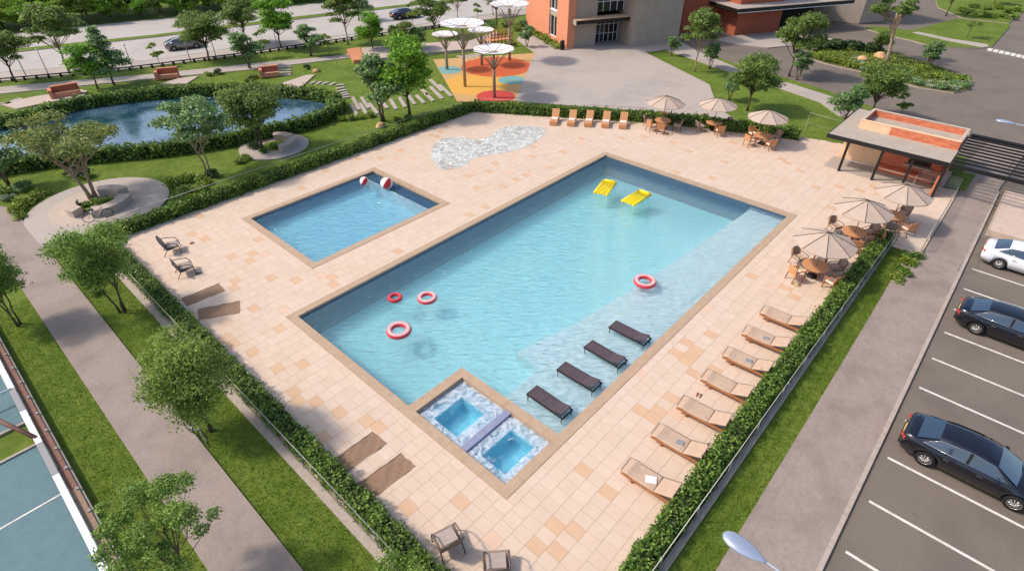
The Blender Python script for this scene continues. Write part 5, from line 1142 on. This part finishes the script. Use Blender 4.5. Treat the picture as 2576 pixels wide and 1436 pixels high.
# red wing with the dark canopy, grey pier
rA, rB, rL = Vector((*at(1846, 89), 0)), Vector((*at(1956, 78.5), 0)), Vector((*at(1806, 80), 0))
dr = (rB - rA).normalized(); dl = Vector((-dr.y, dr.x, 0)); an_ = atan2(dr.y, dr.x)
rw = thing('red_wing', 'red brick wing with a wide dark canopy at the top right', 'building', rA, an_); Lr = (rB - rA).length
MB().b6(0, Lr, 0, 8, -.1, 9).build('wall', M['brickdk'], rw); MB().b6(-6, 0, 4, 8, -.1, 9).build('wall', M['brickdk'], rw); MB().b6(Lr, Lr + 16, 5, 9, -.1, 9).build('rear_wall', M['dkint'], rw)
cn = MB().b6(-2.0, 17.5, -2.3, 6, 3.3, 3.75).build('canopy', M['black'], rw); MB().b6(-2.02, 17.52, -2.32, 5.9, 3.75, 3.83).build('canopy_top', M['plaza'], cn); MB().b6(-2.03, 17.5, -2.36, -2.3, 3.28, 3.34).build('canopy_lip', M['white'], cn)
g0 = Vector((*at(2160, 61), 0)); gl = thing('grey_pier', 'broad slanting grey pier right of the dark canopy', 'building', g0, an_)
vs = [(0, 0, 0), (5.2, .2, 0), (5.2, 9, 0), (-5.0, 7, 0), (0, 0, 9), (6.0, .2, 9), (6.0, 9, 9), (-5.0, 7, 9)]
MB().add(vs, [(3, 2, 1, 0), (4, 5, 6, 7), (0, 1, 5, 4), (1, 2, 6, 5), (2, 3, 7, 6), (3, 0, 4, 7)]).build('wall', M['render'], gl); MB().b6(-1, 6, 1, 9, 9, 9.3).build('roof', M['rooftop'], gl)
MB().b6(-16, -4.9, 6.5, 9, 0, 9).build('link_wall', M['render'], gl)
# ------------------------------------------------------------------ cars
def make_car(paint):
    """sedan, x forward, rear at x=0, length 4.75 m, standing on z=0"""
    L = 4.75; hw = .90; wx = (.98, 3.78); WR = .335
    t = thing('parked_car', '', 'car')
    lerp = lambda x, T: np.interp(x, [a for a, _ in T], [b for _, b in T])
    top = [(0, .90), (.04, 1.0), (.25, 1.06), (.7, 1.06), (1.2, 1.0), (3.2, .99), (3.5, .97), (4.2, .86), (4.55, .74), (4.75, .55)]
    wid = [(0, .72), (.08, .80), (.35, .88), (.9, hw), (2.4, hw), (3.7, .89), (4.3, .84), (4.62, .70), (4.75, .55)]
    bot = [(0, .42), (.15, .30), (.5, .24), (4.2, .22), (4.6, .26), (4.75, .36)]
    st = sorted(set(list(np.linspace(0, L, 58)) + [w0 + s * .40 for w0 in wx for s in (-1, 1)])); vs = []; fs = []
    for x in st:
        tz, w_, bz = lerp(x, top), lerp(x, wid), lerp(x, bot); lo = bz
        for w0 in wx:
            if abs(x - w0) < .40: lo = max(lo, .33 + sqrt(.16 - (x - w0) ** 2) - .0)
        lo = min(lo, tz - .16); mz = lo + (tz - lo) * .45
        prof = [(0, bz), (w_ * .8, bz), (w_ * .95, lo), (w_, max(lo + .03, min(.56, mz))), (w_ * .985, max(lo + .06, tz - .22)), (w_ * .93, tz - .06), (w_ * .84, tz - .008), (w_ * .45, tz + .012), (0, tz + .02)]
        vs += [(x, y, z) for y, z in prof] + [(x, -y, z) for y, z in prof[1:-1]]
    n = 9; m_ = 16; order = list(range(9)) + list(range(15, 8, -1))
    for i in range(len(st) - 1):
        for k in range(16):
            a, b_ = order[k], order[(k + 1) % 16]; fs.append((i * m_ + a, (i + 1) * m_ + a, (i + 1) * m_ + b_, i * m_ + b_))
    fs += [[o for o in order], [(len(st) - 1) * m_ + o for o in order][::-1]]
    MB().add(vs, fs, 0, True).build('body', M[paint], t)
    # greenhouse: painted roof shell, glass strips between
    roof = [(1.05, 1.36), (1.4, 1.43), (2.0, 1.47), (2.5, 1.455), (2.85, 1.38)]
    def gh(x):  # (belt z, belt half-width, roof z, roof half-width)
        return lerp(x, top), lerp(x, wid) * .90, lerp(x, roof), .60
    vs = []; fs = []; xs_ = np.linspace(1.05, 2.85, 15)
    for x in xs_:
        z = lerp(x, roof); r_ = .62
        vs += [(x, -r_ - .02, z - .07), (x, -r_, z - .02), (x, -r_ * .6, z + .015), (x, 0, z + .025), (x, r_ * .6, z + .015), (x, r_, z - .02), (x, r_ + .02, z - .07)]
    fs = [(i * 7 + k, (i + 1) * 7 + k, (i + 1) * 7 + k + 1, i * 7 + k + 1) for i in range(14) for k in range(6)]
    MB().add(vs, fs, 0, True).build('roof', M[paint], t)
    q = lambda nm, P_, m: MB().add(P_, [tuple(range(len(P_)))]).build(nm, M[m], t)
    MB().add([(.42, -.70, 1.06), (.42, 0, 1.09), (.42, .70, 1.06), (1.06, .60, 1.335), (1.06, 0, 1.385), (1.06, -.60, 1.335)], [(0, 1, 4, 5), (1, 2, 3, 4)], 0, True).build('rear_window', M['carglass'], t)
    MB().add([(3.55, -.72, .985), (3.62, 0, .985), (3.55, .72, .985), (2.84, .60, 1.355), (2.86, 0, 1.40), (2.84, -.60, 1.355)], [(0, 5, 4, 1), (1, 4, 3, 2)], 0, True).build('windscreen', M['carglass'], t)
    for s in (-1, 1):
        bw_ = .84; yb = lambda x: s * (lerp(x, wid) * .915); yr = s * .635
        def side(x0b, x0t, x1t, x1b, z0t, z1t, nm, m):
            P_ = [(x0b, yb(x0b), lerp(x0b, top) - .02), (x1b, yb(x1b), lerp(x1b, top) - .02), (x1t, yr, z1t), (x0t, yr, z0t)]
            if s < 0: P_ = P_
            return q(nm, P_, m)
        side(.66, 1.12, 2.02, 2.02, 1.30, 1.41, 'side_window', 'carglass'); side(2.12, 2.12, 2.78, 3.25, 1.41, 1.33, 'side_window', 'carglass')
        side(2.02, 2.02, 2.12, 2.12, 1.41, 1.41, 'door_pillar', 'black'); side(.36, 1.02, 1.12, .66, 1.30, 1.30, 'rear_pillar', paint); side(3.25, 2.78, 2.86, 3.58, 1.33, 1.33, 'front_pillar', paint)
        MB().tube([(.62, yb(.62) * 1.0, 1.035), (2.0, yb(2.0), .985), (3.3, yb(3.3), .975)], .010, 5).tube([(.66, yb(.66), 1.04), (1.12, yr * 1.01, 1.31), (2.02, yr * 1.01, 1.42), (2.78, yr * 1.01, 1.335), (3.28, yb(3.28), .98)], .010, 5).build('window_trim', M['chrome'], t)
        MB().box((.08, s * .66, .80), (.14, .26, .16), s * -.5).build('tail_light', M['tail'], t); MB().box((4.42, s * .64, .70), (.3, .24, .12), s * -.35, ry=.25).build('headlight', M['head'], t)
        for x in (1.5, 2.55): MB().box((x, s * (hw + .005), .80), (.18, .025, .03)).build('door_handle', M['chrome'], t)
        MB().box((3.05, s * 1.0, 1.0), (.14, .2, .12), taper=.8).build('mirror', M[paint], t)
        for w0 in wx:
            ty = MB(); c = s * (hw - .10)
            vs = []; nn = 24; pf_ = [(.20, -.1), (.31, -.11), (WR, -.08), (WR, .08), (.31, .11), (.20, .1)]
            for r_, y in pf_:
                for j in range(nn): vs.append((w0 + r_ * cos(2 * pi * j / nn), c + y, WR + r_ * sin(2 * pi * j / nn)))
            ty.add(vs, [(i * nn + j, i * nn + (j + 1) % nn, (i + 1) * nn + (j + 1) % nn, (i + 1) * nn + j) for i in range(5) for j in range(nn)], 0, True)
            wo = ty.build('wheel', M['tyre'], t); rm = MB()
            yo = c + s * .085; ring_ = [(w0 + .215 * cos(2 * pi * j / 20), yo, WR + .215 * sin(2 * pi * j / 20)) for j in range(21)]; rm.tube(ring_, .02, 5, caps=False)
            for j in range(10): a = 2 * pi * j / 10; rm.tube([(w0, yo + s * .015, WR), (w0 + .21 * cos(a), yo, WR + .21 * sin(a))], [.028, .018], 4)
            rm.build('rim', M['rim'], wo); MB().add([(w0 + .2 * cos(2 * pi * j / 16), c + s * .05, WR + .2 * sin(2 * pi * j / 16)) for j in range(16)], [list(range(16))]).build('brake_disc', M['black'], wo)
    MB().box((-.005, 0, .66), (.02, .44, .12)).build('number_plate', M['plate'], t); MB().box((.0, 0, .42), (.06, 1.3, .12)).build('rear_bumper', M['black'], t); MB().box((4.68, 0, .44), (.12, .9, .16)).build('grille', M['black'], t)
    MB().box((2.35, 0, .27), (3.9, 1.5, .12)).build('underbody', M['black'], t)
    for z_, x_ in ((1.07, .30),): MB().box((x_, 0, z_), (.012, 1.35, .012)).build('boot_gap', M['black'], t)
    return t
cars = {k: make_car(k) for k in ('paintblk', 'paintwht', 'paintgry')}
def setcar(o, lab, loc, rz): o['label'] = lab; o.location = loc; o.rotation_euler = (0, 0, rz)
c1 = cars['paintblk']; setcar(c1, 'navy black sedan nearest the camera in the parking lot', (12.35, -24.78, -.05), radians(-90)); copy_tree(c1, 'navy black sedan between the near one and the white car', (22.7, -24.82, -.05), radians(-90))
setcar(cars['paintwht'], 'white sedan parked farthest from the camera, cut by the right edge', (30.25, -24.75, -.05), radians(-90))
rdir = Vector(at(904, 83)) - Vector(at(394, 149)); ra = atan2(rdir.y, rdir.x)
p_ = at(412, 130); setcar(cars['paintgry'], 'silver grey car driving on the street behind the large round tree', (p_[0] + .4, p_[1] + .3, -.045), ra); cars['paintgry'].scale = (.93, .93, .93); p_ = at(985, 50); copy_tree(c1, 'black car driving on the street near the top edge', (p_[0], p_[1], -.045), ra)
for o in (cars['paintgry'],): pass
# ------------------------------------------------------------------ street lamps reaching over the pavement
def lamp(label, hx, hy, z, arm):
    t = thing('street_lamp', label, 'street lamp', (hx, hy, 0)); ye = -arm
    MB().tube([(0, ye, 0), (0, ye, z - .9), (0, ye + .25, z - .3), (0, ye + 1.0, z - .05), (0, -.48, z - .0)], [.10, .075, .05, .03, .022], 10).build('pole', M['lamp_sh'], t)
    n = 16; vs = []; pf_ = [(-.82, .03, .03), (-.7, .06, .05), (-.45, .13, .075), (-.1, .175, .095), (.2, .165, .09), (.38, .11, .06), (.46, .03, .02)]
    for y, w_, h_ in pf_:
        for j in range(n): a = 2 * pi * j / n; vs.append((w_ * .92 * cos(a), y * .58, z + .75 * h_ * sin(a) * (1 if sin(a) > 0 else .55)))
    up_ = [(i * n + j, i * n + (j + 1) % n, (i + 1) * n + (j + 1) % n, (i + 1) * n + j) for i in range(6) for j in range(n)]
    MB().add(vs, [f_ for i, f_ in enumerate(up_) if (i % n) < 9 or (i % n) == 15] + [tuple(range(n))[::-1], tuple(6 * n + j for j in range(n))], 0, True).build('lamp_head', M['lamp_sh'], t); MB().add(vs, [f_ for i, f_ in enumerate(up_) if not ((i % n) < 9 or (i % n) == 15)], 0, True).build('lens', M['lamp_un'], t)
    MB().lathe([(.001, 0), (.2, 0), (.18, .3), (.11, .34)], 12, c=(0, ye, -.04)).build('foot', M['grey'], t)
lamp('silver street lamp head reaching in at the bottom right', -2.82, -22.55, 9.4, 5.8); lamp('silver street lamp head at the right edge over the drive', 23.75, -22.75, 9.4, 5.9)
